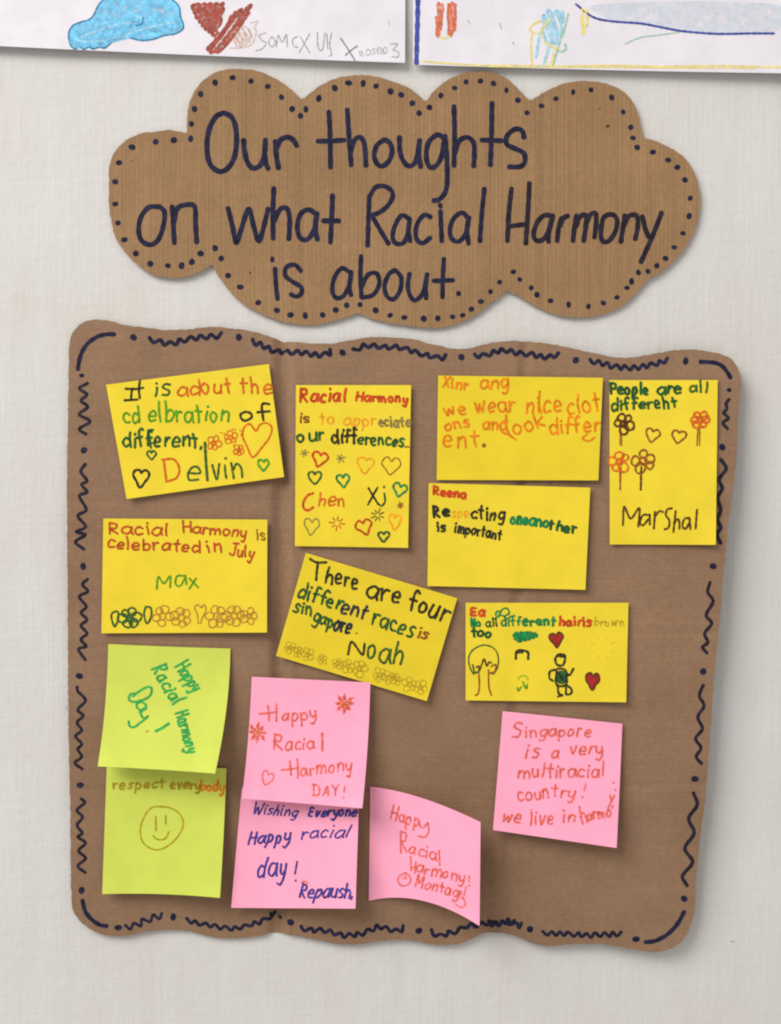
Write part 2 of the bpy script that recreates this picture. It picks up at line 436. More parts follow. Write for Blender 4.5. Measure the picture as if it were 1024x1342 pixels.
CD = pts('305,101.5 282,108 263,123 255,142.5 251,162 250,181.5 228,183.5 204,185.5 173,192.5 156,213 151,238 151,267 329,106 351,113 369,127 383,142.5 394,151.5 401,143 418,128.5 439,115 457,108.5 476,109 493,112.5 512,119.5 526,124 540.5,135 549.5,148 563,140.5 578,125 596,115 611,107 630,106 647,109 664,118 679,131 691,147.5 710,138.5 729,129 751.5,120.5 775,117.5 802,127.5 817,146.5 827,166.5 830,180.5 835.5,193 856,199 876,209.5 888,219 898,235.5 905,259.5 903.5,283 895.5,305.5 884,324 872.5,338.5 861,348 849.5,355.5 837,357 828,368.5 822,377 809,389.5 791,397 771.5,401.5 745.5,399 722,394 704,386 696.5,377 681.5,366 673,356 655,369.5 643,382 630.5,395 618,405 606.5,413 593.5,415 574,417 555.5,417.5 530,416 154.5,292 163,314 178,332 197,345.5 220,348 238,348 251.5,343 263,332 282,325 290,338.5 299,361 315,376 338.5,396.5 363,406.5 381,412.5 400,413.5 423,412.5 440,406 454.5,400 472,399 492.5,406.5 511.5,413')
for x, y in CD:
    k = Ink(); k.dot(x, y, random.uniform(3.5, 4.3) if x < 560 else random.uniform(3.2, 3.9), Hc); k.build('ink_dot', 'navy_marker', cloud)
for x, y, r in ((797, 165, 2.4), (786, 142, 1.1), (328, 357.5, 1.5), (173, 211, 1.0)):
    k = Ink(); k.dot(x, y, r, Hc); k.build('ink_speck', 'dark_brown_pen', cloud, 'small reddish brown speck')
for q, wd in (('397,134 397,200 396,290 396,340 397,421', 2.0), ('711,120 711,200 712,300 711,402', 2.0), ('722,118 722,240 722,330', 1.4), ('290,100 290,200 290,330', 1.0), ('468,100 468,210', 1.0), ('700,140 702,190 712,240', 2.0), ('222,176 222,260 221,352', 0.9), ('545,124 545,240', 0.9)):
    k = Ink(); k.EPS = 0.00006; k.stroke(pts(q), wd, Hc, 0.4); k.build('worn_crease', 'worn_crease', cloud)
# ------------------------------------------------------------------ board
def Hs(x, y):
    u = (x-90)/880; v = (y-430)/810
    h = 3.2 + 6.5*math.sin(math.pi*max(0, min(1, v*0.92+0.06)))**1.1*(0.55+0.45*smooth01(u*2.5)) + 9.0*smooth01((u-0.55)/0.5)*smooth01((v+0.1)/0.35)
    h += 0.6*math.sin(x*0.013+0.5)*math.sin(y*0.011+1.0)
    return h*0.001
def Hb(x, y):
    h = Hs(x, y)*1000
    c1 = 372-(y-440)*0.012
    h += valley(x, c1, 17, 3.0)+0.6*smooth01((x-c1)/14)+valley(x, c1+24, 12, 0.35)
    c2 = 690-(y-440)*0.036
    h += valley(x, c2, 12, 1.4)+valley(x, c2+36, 10, 0.25)
    h += valley(y, 656, 8, 0.22)*(1-smooth01((x-300)/160)) + valley(y, 848, 7, 0.3)*(1-smooth01((x-130)/120))
    h += valley(y, 829, 7, 0.3)*smooth01((x-780)/80)+valley(y, 1036, 8, 0.3)*(1-smooth01((x-160)/100))+valley(y, 1029, 8, 0.3)*smooth01((x-700)/120)
    h += 0.12*math.sin(y*0.09+0.02*x)*math.sin(x*0.021)+0.12*math.sin(x*0.047+2*math.sin(y*0.017))*math.sin(y*0.039+0.4)
    return h*0.001
board_px = pts('91,450 94,438 100,430 108,423 120,419 135,419 150,422 165,426 190,429 215,432 240,432 260,430 278,428 300,430 325,433 345,438 362,444 369,448 384,448 410,450 435,450 452,447 470,444 495,441 515,442 540,444 560,449 580,454 596,457 608,457 625,454 645,449 662,447 682,447 710,449 730,452 750,456 775,462 800,467 815,469 830,468 855,464 885,459 905,458 925,460 945,464 958,470 965,478 970,490 972,503 970,520 968,540 965,600 960,650 955,690 951,730 948,760 945.5,790 941,840 936,890 934,920 931,965 928,1010 923,1060 917.5,1100 914,1140 912,1170 911,1190 908,1205 903,1220 896,1232 885,1241 873,1246 860,1248 840,1246 815,1242 790,1238 770,1237 745,1238 720,1240 705,1238 690,1233 675,1227 660,1223 645,1222 632,1224 620,1230 605,1236 585,1239 565,1238 545,1234 525,1232 505,1233 488,1235 470,1238 455,1238 435,1236 415,1232 395,1228 375,1224 361,1222 345,1226 325,1229 305,1230 285,1229 265,1225 245,1220 225,1219 205,1220 185,1223 165,1227 150,1227 135,1225 120,1219 108,1210 98,1198 94,1185 93,1150 92,1060 90,960 89,850 88,700 88,600 90,500')
board = thing('notice_board', P(530, 840, 0.003), 'large brown cardboard board with wavy edges and a drawn border carrying the sticky notes', 'notice board')
panel('cardboard_panel', board_px, Hb, M_board, board, [(368, 18), (390, 14), (678, 18), (712, 18)], [(656, 8), (829, 7), (848, 7), (1032, 11)])
for q, wd in (('374,450 374,560 372,700 371,840 366,1000 364,1215', 5.0), ('396,449 396,600 393,800', 1.2), ('692,449 690,480', 3.0), ('676,780 672,925 667,1000 664,1215', 2.6), ('728,470 722,640 712,925', 1.4),
              ('92,656 140,656 300,657', 1.6), ('90,848 135,848', 2.2), ('845,829 880,829 938,830', 2.2), ('94,1036 130,1036', 2.2), ('820,1026 870,1030 925,1031', 3.0)):
    k = Ink(); k.EPS = 0.00006; k.stroke(pts(q), wd, Hb, 0.4); k.build('worn_crease', 'worn_crease', board)
for x, y in pts('175,442 313,442 449,462 605,468 755,472 899,473 956,511 947,586 935,742 922,880 911,1021 897,1178 834,1231 695,1218 549,1220 381,1209 227,1202 155,1216 107,1167 105,1029 104,886 109,742 110,590 107,492'):
    k = Ink(); r = {(956, 511): 3, (107, 492): 3}.get((x, y), 4.4); k.dot(x, y, r, Hb); k.build('ink_dot', 'navy_marker', board)
for s in ('150,438 140,438 128,441 116,449 108,460 104,472 102,484', '918,474 935,475 946,479 953,487 958,495',
          '897,1195 889,1210 876,1224 860,1233 846,1235', '108,1180 112,1195 120,1205 130,1212 140,1214'):
    k = Ink(); k.stroke(pts(s), 5.6, Hb); k.build('corner_line', 'navy_marker', board)
def zig(path, n, amp):
    q = catmull(path, 2); L = [0]
    for a, b in zip(q, q[1:]): L.append(L[-1]+math.dist(a, b))
    out = []
    for i in range(2*n+1):
        t = L[-1]*i/(2*n)
        t = min(L[-1], max(0, t+(random.uniform(-0.25, 0.25)*L[-1]/(2*n) if 0 < i < 2*n else 0)))
        j = max(1, next((k for k, l in enumerate(L) if l >= t), len(L)-1))
        f = (t-L[j-1])/((L[j]-L[j-1]) or 1); a, b = q[j-1], q[j]
        x, y = a[0]+(b[0]-a[0])*f, a[1]+(b[1]-a[1])*f
        dx, dy = b[0]-a[0], b[1]-a[1]; l = math.hypot(dx, dy) or 1
        s = amp*(1 if i % 2 else -1)*random.uniform(0.75, 1.15)
        out.append((x-dy/l*s, y+dx/l*s))
    return out
for s, n, a, wd in (('195,445 210,448 225,450 240,446 262,442 280,441 291,438', 7, 2.8, 5.0), ('330,447 345,453 360,460 372,461 395,462 415,465 430,464 435,459', 9, 2.8, 5.0),
                ('463,459 475,454 490,453 505,455 520,455 540,460 560,466 580,469 586,467', 9, 2.6, 5.0), ('622,466 635,466 650,461 665,459 680,463 700,465 715,468 733,465', 9, 2.6, 5.0),
                ('773,473 790,476 810,481 825,482 845,480 860,477 876,471', 9, 2.8, 4.6), ('711,1223 740,1224 770,1226 815,1224', 9, 2.8, 4.2),
                ('564,1220 575,1227 590,1222 600,1221 612,1214 625,1213 640,1210 660,1211 675,1208', 8, 2.5, 4.6), ('640,1210 655,1211 668,1207 676,1213 684,1213', 5, 3.2, 4.4),
                ('394,1216 410,1219 430,1221 450,1226 470,1225 485,1219 498,1215 510,1218 520,1221 530,1215', 11, 2.8, 4.4),
                ('244,1206 260,1210 280,1214 300,1217 315,1216 330,1211 345,1207 357,1199', 9, 2.6, 4.2), ('165,1216 180,1212 195,1205 205,1202 213,1200', 4, 3.6, 3.8)):
    k = Ink(); k.stroke(zig(pts(s), n, a), wd, Hb, 0.1); k.build('zigzag_line', 'navy_marker', board)
for s, wd in (('357,1201 361,1195 368,1203', 4.2),
          ('115,502 104,509 114,517 106,525 115,533 104,543 118,552 104,562 113,569', 4.2),
          ('112,608 106,618 114,630 107,635 114,645 104,650 113,668 102,676 112,690 100,697 112,701 99,710 110,720', 4.2),
          ('115,759 108,766 115,775 104,782 113,795 106,803 114,812 106,820 114,830 106,838 113,847 103,851 112,865', 4.0),
          ('101,900 102,906 112,918 102,930 109,938 101,947 107,957 99,965 107,975 102,982 107,992 98,1000 108,1008', 4.0),
          ('106,1047 111,1052 101,1062 108,1071 101,1082 108,1092 102,1097 112,1105 103,1115 112,1125 102,1135 112,1144', 4.0),
          ('956,523 952,529 953,536 949,541 955,548 948,554 954,562', 4.4),
          ('945,602 952,614 943,628 947,640 941,652 945,668 941,680 945,692 940,700 945,712', 5.0),
          ('931,763 928,776 935,788 926,806 933,817 924,830 928,842 921,848 927,856', 4.4),
          ('922,898 917,912 923,925 915,940 921,955 912,968 919,980 913,992 920,1001', 4.4),
          ('909,1039 914,1055 903,1073 910,1092 898,1112 908,1130 895,1148 901,1161', 4.8)):
    k = Ink(); k.stroke(pts(s), wd, Hb, 0.1); k.build('zigzag_line', 'navy_marker_warm', board)
# ------------------------------------------------------------------ sheets of paper (notes and drawings)
class Sheet:
    """c: nine control pixels, rows top, middle, bottom; lift(u, v) in mm above base()"""
    def __init__(s, c, lift, base=Hs, off=0.0009):
        s.c = c; s.lift = lift; s.base = base; s.off = off; s.rnd = [random.random() for _ in range(4)]
    def F(s, u, v):
        bu = (2*(u-.5)*(u-1), -4*u*(u-1), 2*u*(u-.5)); bv = (2*(v-.5)*(v-1), -4*v*(v-1), 2*v*(v-.5))
        x = y = 0
        for j in range(3):
            for i in range(3):
                k = bu[i]*bv[j]; x += k*s.c[3*j+i][0]; y += k*s.c[3*j+i][1]
        return x, y
    def h(s, u, v):
        x, y = s.F(u, v)
        a, b, c, d = s.rnd
        wv = 0.22*(math.sin(u*5+a*6)*math.sin(v*4+b*6)+1)*min(1, v*2+0.2)
        cu = (1.5*c*max(0, u+v-1.72)**2*12 + 1.5*d*max(0, (1-u)+v-1.72)**2*12)
        return s.base(x, y)+s.off+(s.lift(u, v)+wv+cu)*0.001
    def inv(s, X, Y):
        u = v = 0.5
        for _ in range(7):
            x, y = s.F(u, v); e = 1e-3
            xu, yu = s.F(u+e, v); xv, yv = s.F(u, v+e)
            a, b, c, d = (xu-x)/e, (xv-x)/e, (yu-y)/e, (yv-y)/e
            det = a*d-b*c; rx, ry = X-x, Y-y
            u += (d*rx-b*ry)/det; v += (a*ry-c*rx)/det
        return u, v
    def surf(s, X, Y):
        u, v = s.inv(X, Y); return s.h(max(-0.05, min(1.05, u)), max(-0.05, min(1.05, v)))
    def mesh(s, name, mat, parent, n=36, th=0.00012, m=None):
        m = m or n
        V, Fc = [], []
        for lay in (0, 1):
            for j in range(m+1):
                for i in range(n+1):
                    u, v = i/n, j/m; x, y = s.F(u, v)
                    V.append(P(x, y, s.h(u, v)-th*lay))
        W = n+1; O = W*(m+1); SV = len(V); V += V[:]; sd = []
        for j in range(m):
            for i in range(n):
                a = j*W+i
                Fc.append((a, a+W, a+W+1, a+1)); Fc.append((O+a, O+a+1, O+a+W+1, O+a+W))
        for i in range(n):
            a = i; sd.append((a, a+1, O+a+1, O+a)); a = m*W+i; sd.append((a, O+a, O+a+1, a+1))
        for j in range(m):
            a = j*W; sd.append((a, O+a, O+a+W, a+W)); a = j*W+n; sd.append((a, a+W, O+a+W, O+a))
        used = {}; keep = V[:SV]      # the rim has vertices of its own so that the sheet keeps a crisp edge
        for q in sd:
            for i in q:
                if i not in used: used[i] = len(keep); keep.append(V[i])
        Fc += [tuple(used[i] for i in q) for q in sd]
        return mesh_obj(name, keep, Fc, mat, parent)
def quad(tl, tr, bl, br, top=None, bot=None, lef=None, rig=None):
    m = lambda a, b: ((a[0]+b[0])/2, (a[1]+b[1])/2)
    t = top or m(tl, tr); b = bot or m(bl, br); l = lef or m(tl, bl); r = rig or m(tr, br)
    bil = m(m(tl, tr), m(bl, br))
    c = ((t[0]+b[0])/2+(l[0]+r[0])/2-bil[0], (t[1]+b[1])/2+(l[1]+r[1])/2-bil[1])
    return [tl, t, tr, l, c, r, bl, b, br]
G = {  # handwriting: strokes in a box, baseline 0, x-height .58, ascender 1
 'a': (.55, '.48,.5 .28,.6 .08,.42 .06,.15 .25,0 .42,.15 .5,.45;.5,.58 .5,.2 .56,0'), 'b': (.5, '.08,1 .08,.5 .08,0;.08,.4 .3,.58 .48,.35 .35,.03 .08,.03'),
 'c': (.45, '.45,.5 .25,.6 .06,.35 .15,.05 .45,.08'), 'd': (.55, '.48,.45 .25,.58 .06,.3 .2,0 .45,.15;.5,1 .5,.5 .52,0'),
 'e': (.5, '.08,.3 .45,.34 .38,.56 .2,.58 .06,.32 .15,.04 .45,.06'), 'f': (.4, '.42,.9 .25,1 .16,.75 .16,0;.0,.5 .36,.52'),
 'g': (.52, '.46,.5 .25,.6 .06,.35 .2,.05 .45,.2;.5,.58 .48,0 .35,-.35 .1,-.3'), 'h': (.5, '.08,1 .08,.5 .08,0;.08,.35 .28,.58 .44,.4 .46,0'),
 'i': (.2, '.1,.58 .1,.3 .11,0;.1,.82'), 'j': (.25, '.2,.58 .2,0 .0,-.3;.2,.8'), 'k': (.5, '.08,1 .08,0;.42,.55 .12,.25 .46,0'),
 'l': (.2, '.1,1 .1,.5 .12,0'), 'm': (.8, '.06,.58 .08,0;.08,.35 .25,.58 .38,.4 .38,0;.4,.35 .58,.58 .7,.4 .72,0'),
 'n': (.52, '.08,.58 .08,0;.08,.35 .3,.58 .44,.4 .46,0'), 'o': (.5, '.25,.58 .06,.4 .08,.12 .26,0 .44,.18 .42,.45 .25,.58'),
 'p': (.52, '.08,.58 .08,.1 .08,-.4;.08,.42 .3,.58 .46,.3 .3,.02 .08,.06'), 'q': (.5, '.44,.5 .2,.58 .06,.3 .2,0 .42,.15;.46,.58 .46,-.4'),
 'r': (.4, '.08,.58 .1,0;.1,.32 .22,.55 .4,.52'), 's': (.42, '.4,.52 .2,.6 .08,.44 .36,.22 .3,.02 .05,.04'),
 't': (.42, '.2,.92 .2,.4 .24,0;.02,.6 .4,.6'), 'u': (.52, '.08,.58 .08,.15 .24,0 .42,.15 .45,.58;.45,.5 .48,0'),
 'v': (.46, '.05,.58 .22,0 .42,.58'), 'w': (.7, '.05,.58 .18,0 .34,.45 .5,0 .65,.58'), 'x': (.46, '.05,.58 .42,0;.42,.58 .05,0'),
 'y': (.48, '.06,.58 .1,.2 .28,.12 .42,.3;.44,.58 .4,0 .25,-.38 .05,-.3'),
 'A': (.55, '.05,0 .28,1 .5,0;.12,.35 .44,.35'), 'C': (.6, '.55,.85 .3,1 .06,.6 .12,.12 .35,0 .56,.15'), 'D': (.6, '.1,1 .1,0;.04,.98 .4,.92 .56,.5 .4,.08 .05,.0'),
 'E': (.55, '.5,.9 .2,.95 .12,.6 .4,.52 .12,.45 .1,.1 .5,.05'), 'H': (.62, '.08,1 .08,0;.54,1 .54,0;.08,.5 .54,.52'), 'I': (.4, '.05,1 .4,1;.22,1 .22,0;.02,0 .42,0'),
 'J': (.5, '.1,1 .5,1;.32,1 .32,.15 .15,0 .02,.15'), 'M': (.8, '.08,0 .12,1 .38,.35 .66,1 .7,0'), 'N': (.62, '.08,0 .1,1 .52,.05 .56,1'),
 'O': (.62, '.3,1 .06,.7 .08,.2 .32,0 .56,.25 .54,.75 .3,1'), 'P': (.55, '.1,.98 .1,0;.1,.95 .45,.85 .42,.5 .12,.45'),
 'R': (.6, '.1,.98 .1,0;.08,.95 .45,.85 .42,.52 .12,.48 .52,0'), 'S': (.5, '.46,.85 .25,1 .08,.75 .42,.35 .3,.02 .04,.12'), 'T': (.6, '.02,.98 .6,.98;.3,.98 .3,0'),
 'U': (.6, '.08,1 .1,.2 .3,0 .5,.2 .52,1'), 'W': (.85, '.05,1 .22,0 .42,.6 .6,0 .78,1'), 'X': (.6, '.08,1 .54,0;.52,1 .06,0'), 'Y': (.55, '.05,1 .28,.5;.52,1 .28,.5 .26,0'),
 '3': (.45, '.05,.9 .38,.9 .15,.55 .42,.3 .05,.02'), '.': (.15, '.06,.03'), ',': (.18, '.08,.05 .04,-.15'), '!': (.22, '.14,1 .1,.3;.09,.02'), "'": (.1, '.05,1 .05,.85'), '-': (.4, '.05,.3 .35,.3'),
}
SLANT = 0.0
def word(org, sc, text, x0, y0, x1, y1, h, width, mat, parent, surf, jit=0.11, name='written_word', bold=1, wobble=0.14, slant=None):
    """lay a handwritten word from baseline start to end"""
    gap = 0.13
    W = sum(G[c][0] for c in text)+gap*(len(text)-1)
    dx, dy = x1-x0, y1-y0; L = math.hypot(dx, dy); ex, ey = dx/L, dy/L; ux, uy = ey, -ex
    k = Ink(); t = 0
    for c in text:
        wd, st = G[c]
        oy = random.uniform(-jit, jit)*0.5; sc_ = 1+random.uniform(-jit, jit)
        sl = random.uniform(-jit, jit)+(SLANT if slant is None else slant); sx_ = 1+random.uniform(-jit, jit)*1.2; ph = random.random()*6
        for q in st.split(';'):
            pp = []
            for a, b in pts(q):
                a2 = (t+a*sx_+b*sl+0.05*math.sin(ph+b*5)*jit*5)/W*L; b2 = (b*sc_+oy+a*0.10*math.sin(ph*3))*h
                X = x0+ex*a2+ux*b2; Y = y0+ey*a2+uy*b2
                j = random.uniform(-1, 1)*jit*h*0.25, random.uniform(-1, 1)*jit*h*0.25
                pp.append((org[0]+(X+j[0])/sc, org[1]+(Y+j[1])/sc))
            for b_ in range(bold):
                if len(pp) == 1: k.dot(pp[0][0], pp[0][1], width*0.62, surf)
                else: k.stroke([(x_+b_*0.5, y_+b_*0.3) for x_, y_ in pp], width, surf, wobble)
        t += wd+gap
    return k.build(name, mat, parent)
HEART = pts('0,-.45 -.35,-.8 -.8,-.65 -.9,-.15 -.5,.4 0,.95 .55,.35 .9,-.15 .8,-.65 .35,-.8 0,-.45')
def heart(org, sc, x, y, r, width, mat, parent, surf, rot=0, sx=1, filled=None, label=None):
    k = Ink(); c, s = math.cos(rot), math.sin(rot)
    q = [(org[0]+(x+(a*c*sx-b*s+random.uniform(-.06, .06))*r)/sc, org[1]+(y+(a*s*sx+b*c+random.uniform(-.06, .06))*r)/sc) for a, b in HEART]
    k.stroke(q, width, surf, 0.2)
    o = k.build('heart_drawing', mat, parent, label)
    if filled:
        k = Ink(); k.fill(q[:-1], surf); k.build('heart_fill', filled, parent)
    return o
def petals(org, sc, x, y, r, width, mat, parent, surf, n=5, core=True, name='flower_drawing', label=None):
    k = Ink(); cx, cy = org[0]+x/sc, org[1]+y/sc; R = r/sc; a0 = random.random()*6
    if core:
        k.stroke([(cx+R*.33*math.cos(t*2*math.pi/8), cy+R*.33*math.sin(t*2*math.pi/8)) for t in range(9)], width, surf, 0.2)
    for i in range(n):
        a = a0+(i+random.uniform(-.18, .18))*2*math.pi/n; rr = R*0.40*random.uniform(.8, 1.2); d = R*random.uniform(.58, .72); px, py = cx+d*math.cos(a), cy+d*math.sin(a)
        st = random.uniform(.8, 1.3); a1 = a+math.pi+random.uniform(-.5, .5)
        k.stroke([(px+rr*(math.cos(a)*math.cos(a1-a+t*.9)*st-math.sin(a)*math.sin(a1-a+t*.9))*random.uniform(.88, 1.1), py+rr*(math.sin(a)*math.cos(a1-a+t*.9)*st+math.cos(a)*math.sin(a1-a+t*.9))*random.uniform(.88, 1.1)) for t in range(8)], width, surf, 0.25)
    return k.build(name, mat, parent, label)
def star(org, sc, x, y, r, width, mat, parent, surf, n=4, gap=0.0):
    k = Ink(); a0 = random.random()
    for i in range(n*2):
        a = a0+i*math.pi/n
        k.stroke([(org[0]+(x+t*r*math.cos(a))/sc, org[1]+(y+t*r*math.sin(a))/sc) for t in (gap, 0.9+random.uniform(-.15, .15))], width, surf, 0.2)
    k.build('star_drawing', mat, parent)
def marks(org, sc, s, width, mat, parent, surf, name='pen_mark', label=None):
    k = Ink()
    for st in zs(org, sc, s):
        if len(st) == 1: k.dot(st[0][0], st[0][1], width*0.62, surf)
        else: k.stroke(st, width, surf, 0.16)
    return k.build(name, mat, parent, label)
def fillp(org, sc, s, mat, parent, surf, name='colour_fill', label=None):
    k = Ink(); k.fill([(org[0]+x/sc, org[1]+y/sc) for x, y in pts(s)], surf); return k.build(name, mat, parent, label)
def scribble(org, sc, s, width, step, mat, parent, surf, name='scribble', ang=0.9, label=None):
    """back-and-forth shading strokes inside an outline"""
    q = [(org[0]+x/sc, org[1]+y/sc) for x, y in pts(s)]
    c, sn = math.cos(ang), math.sin(ang); R = [(x*c+y*sn, -x*sn+y*c) for x, y in q]
    y = min(a[1] for a in R)+step*0.5; k = Ink(); line = []; flip = False
    while y < max(a[1] for a in R):
        xs = []
        for a, b in zip(R, R[1:]+R[:1]):
            if (a[1] > y) != (b[1] > y): xs.append(a[0]+(y-a[1])*(b[0]-a[0])/(b[1]-a[1]))
        if len(xs) >= 2:
            a, b = min(xs), max(xs)
            seg = [(a, y), ((a+b)/2, y+random.uniform(-.3, .3)*step), (b, y+step*0.3)]
            if flip: seg.reverse()
            flip = not flip; line += seg
        y += step*random.uniform(.8, 1.2)
    if len(line) > 2: k.stroke([(x*c-yy*sn, x*sn+yy*c) for x, yy in line], width, surf, 0.25)
    return k.build(name, mat, parent, label)
NG = {'y': 'yellow notes on the cardboard board', 'l': 'lime notes on the cardboard board', 'p': 'pink notes on the cardboard board'}
def note(kind, c, lift, mat, label, off=0.0011):
    s = Sheet(c, lift, off=off); x, y = s.F(.5, .5)
    t = thing('sticky_note', P(x, y, s.h(.5, .5)-0.0003), label, 'sticky note', NG[kind])
    s.mesh('paper', mat, t); return s, t
# --- 1 tilted yellow note, top left
s, t = note('y', quad((139, 504), (352.5, 477), (166, 654), (372.5, 625)), lambda u, v: 0.3+1.6*u*u+1.2*v*v, M_yel,
            'tilted yellow note with a big orange heart, top left of the cardboard board')
o = (130, 470); a = (o, 4); f = s.surf
marks(*a, '138,158 205,158;172,158 166,215;132,218 200,214', 3.2, 'black_pen', t, f, 'written_letter')
marks(*a, '214,115 208,160 213,208;185,160 232,152', 3.2, 'black_pen', t, f, 'written_letter')
word(*a, 'is', 288, 192, 372, 188, 92, 3.0, 'dark_green_pen', t, f)
word(*a, 'adout', 405, 192, 698, 180, 84, 2.9, 'deep_orange_pen', t, f)
word(*a, 'the', 738, 178, 905, 188, 84, 2.9, 'deep_orange_pen', t, f)
word(*a, 'cd', 128, 335, 215, 335, 92, 3.0, 'green_pen', t, f)
word(*a, 'elbration', 258, 330, 680, 328, 98, 3.0, 'green_pen', t, f)
word(*a, 'of', 730, 326, 900, 326, 86, 3.4, 'black_pen', t, f)
word(*a, 'different,', 122, 462, 545, 462, 84, 3.4, 'dark_green_pen', t, f)
for x, y, r in ((602, 442, 34), (690, 412, 34), (732, 480, 28)): petals(*a, x, y, r, 1.7, 'deep_orange_pen', t, f)
marks(*a, '640,388;655,392;700,370;712,372;742,400;740,378;705,455;712,498', 1.8, 'deep_orange_pen', t, f, 'pen_dots')
marks(*a, '822,378 792,343 762,358 752,405 775,460 806,516 850,470 893,412 905,362 880,338 845,345 822,378', 2.5, 'deep_orange_pen', t, f, 'heart_drawing')
marks(*a, '338,530 352,640;330,530 390,528 420,575 405,625 350,645', 3.0, 'deep_orange_pen', t, f, 'written_letter')
word(*a, 'e', 450, 636, 525, 636, 118, 3.0, 'forest_pen', t, f, name='written_letter')
marks(*a, '555,440 560,540 568,638', 3.8, 'forest_pen', t, f, 'written_letter')
word(*a, 'vin', 588, 632, 755, 622, 130, 3.0, 'forest_pen', t, f)
marks(*a, '285,372 262,380 268,440 272,470;258,445 298,440', 2.6, 'dark_green_pen', t, f)
heart(*a, 274, 505, 26, 2.6, 'dark_green_pen', t, f); heart(*a, 220, 624, 52, 3.4, 'black_pen', t, f, 0.1, 0.85); heart(*a, 862, 556, 32, 3.2, 'green_pen', t, f)
# --- 2 upright yellow note full of hearts
s, t = note('y', quad((388, 504.6), (539, 504.6), (386.6, 715.6), (535, 718)), lambda u, v: 0.3+2.2*u*u+1.0*v*v, M_yel,
            'upright yellow note covered in small coloured hearts, near the top of the board')
o = (370, 490); a = (o, 5.12); f = s.surf
word(*a, 'Racial', 115, 188, 425, 184, 88, 3.2, 'red_pen', t, f, bold=2); word(*a, 'Harmony', 490, 180, 842, 192, 62, 3.0, 'red_pen', t, f, bold=2)
word(*a, 'is', 115, 330, 182, 330, 72, 2.8, 'brown_pen', t, f); word(*a, 'to', 248, 332, 345, 332, 82, 2.4, 'pale_orange_pen', t, f)
word(*a, 'appr', 410, 350, 628, 346, 78, 2.4, 'pale_orange_pen', t, f); word(*a, 'eciate', 645, 352, 858, 352, 74, 2.6, 'grey_pen', t, f, bold=2)
word(*a, 'our', 100, 458, 285, 445, 92, 3.4, 'dark_green_pen', t, f); word(*a, 'diff', 332, 466, 505, 462, 96, 3.6, 'black_pen', t, f); word(*a, 'erences', 505, 470, 815, 490, 82, 3.2, 'dark_green_pen', t, f)
marks(*a, '825,488 850,490', 2.6, 'brown_pen', t, f)
star(*a, 148, 532, 28, 1.8, 'grey_pen', t, f, 3); heart(*a, 252, 572, 56, 3.0, 'red_pen', t, f, 0.25); star(*a, 390, 566, 32, 1.8, 'grey_pen', t, f, 3)
heart(*a, 558, 610, 62, 2.2, 'pale_orange_pen', t, f, 0.15); heart(*a, 730, 615, 66, 1.7, 'brown_pen', t, f, 0.12)
heart(*a, 218, 695, 46, 2.8, 'forest_pen', t, f); heart(*a, 408, 715, 46, 3.0, 'teal_pen', t, f, -.1)
marks(*a, '578,765 608,815 645,875;640,762 610,815 575,878', 2.8, 'black_pen', t, f, 'written_letter')
marks(*a, '685,800 690,855 668,885 640,868;684,758', 2.8, 'forest_pen', t, f, 'written_letter')
heart(*a, 790, 778, 50, 3.0, 'teal_pen', t, f, 0.25); marks(*a, '208,800 168,818 140,870 150,908 178,914 208,895', 3.2, 'red_pen', t, f, 'written_letter')
word(*a, 'hen', 240, 890, 425, 890, 92, 2.6, 'deep_orange_pen', t, f); star(*a, 793, 882, 24, 2.0, 'brown_pen', t, f, 3)
heart(*a, 196, 1022, 62, 1.8, 'grey_pen', t, f, .1, .9); star(*a, 368, 1002, 54, 1.7, 'deep_orange_pen', t, f, 4, .35)
heart(*a, 550, 1026, 58, 2.8, 'red_pen', t, f, -.3); star(*a, 640, 948, 48, 1.5, 'dark_brown_pen', t, f, 4, .3)
heart(*a, 756, 990, 58, 2.4, 'pale_orange_pen', t, f, .1, .8); heart(*a, 680, 1092, 40, 3.0, 'dark_green_pen', t, f)
# --- 3 yellow note with orange scrawl
s, t = note('y', quad((574.5, 492), (790.5, 495), (572.5, 629), (784.5, 629.5)), lambda u, v: 0.3+2.0*u*u+0.8*v*v, M_yel2,
            'yellow note scrawled all over its top half in orange only, upper right of the board')
o = (560, 480); a = (o, 4); f = s.surf
for tx, x0, y0, x1, y1, h in (('Xinr', 78, 108, 215, 124, 58), ('ang', 275, 116, 430, 118, 78), ('we', 92, 262, 208, 245, 72), ('wear', 250, 248, 462, 236, 88),
                              ('nice', 520, 248, 705, 240, 96), ('clot', 735, 252, 908, 238, 96), ('ons', 92, 335, 225, 318, 62), ('and', 288, 330, 420, 335, 72),
                              ('look', 425, 368, 622, 312, 92), ('differ', 640, 355, 905, 345, 86), ('ent', 82, 425, 275, 425, 92)):
    word(*a, tx, x0, y0, x1, y1, h, 3.0, 'orange_pen', t, f, 0.09)
marks(*a, '590,130 588,200 600,245', 2.8, 'orange_pen', t, f); marks(*a, '380,310 395,345 430,360 465,385', 2.8, 'orange_pen', t, f); marks(*a, '840,355 815,378 850,392 880,372', 2.6, 'orange_pen', t, f)
marks(*a, '298,415', 4.6, 'brown_pen', t, f)
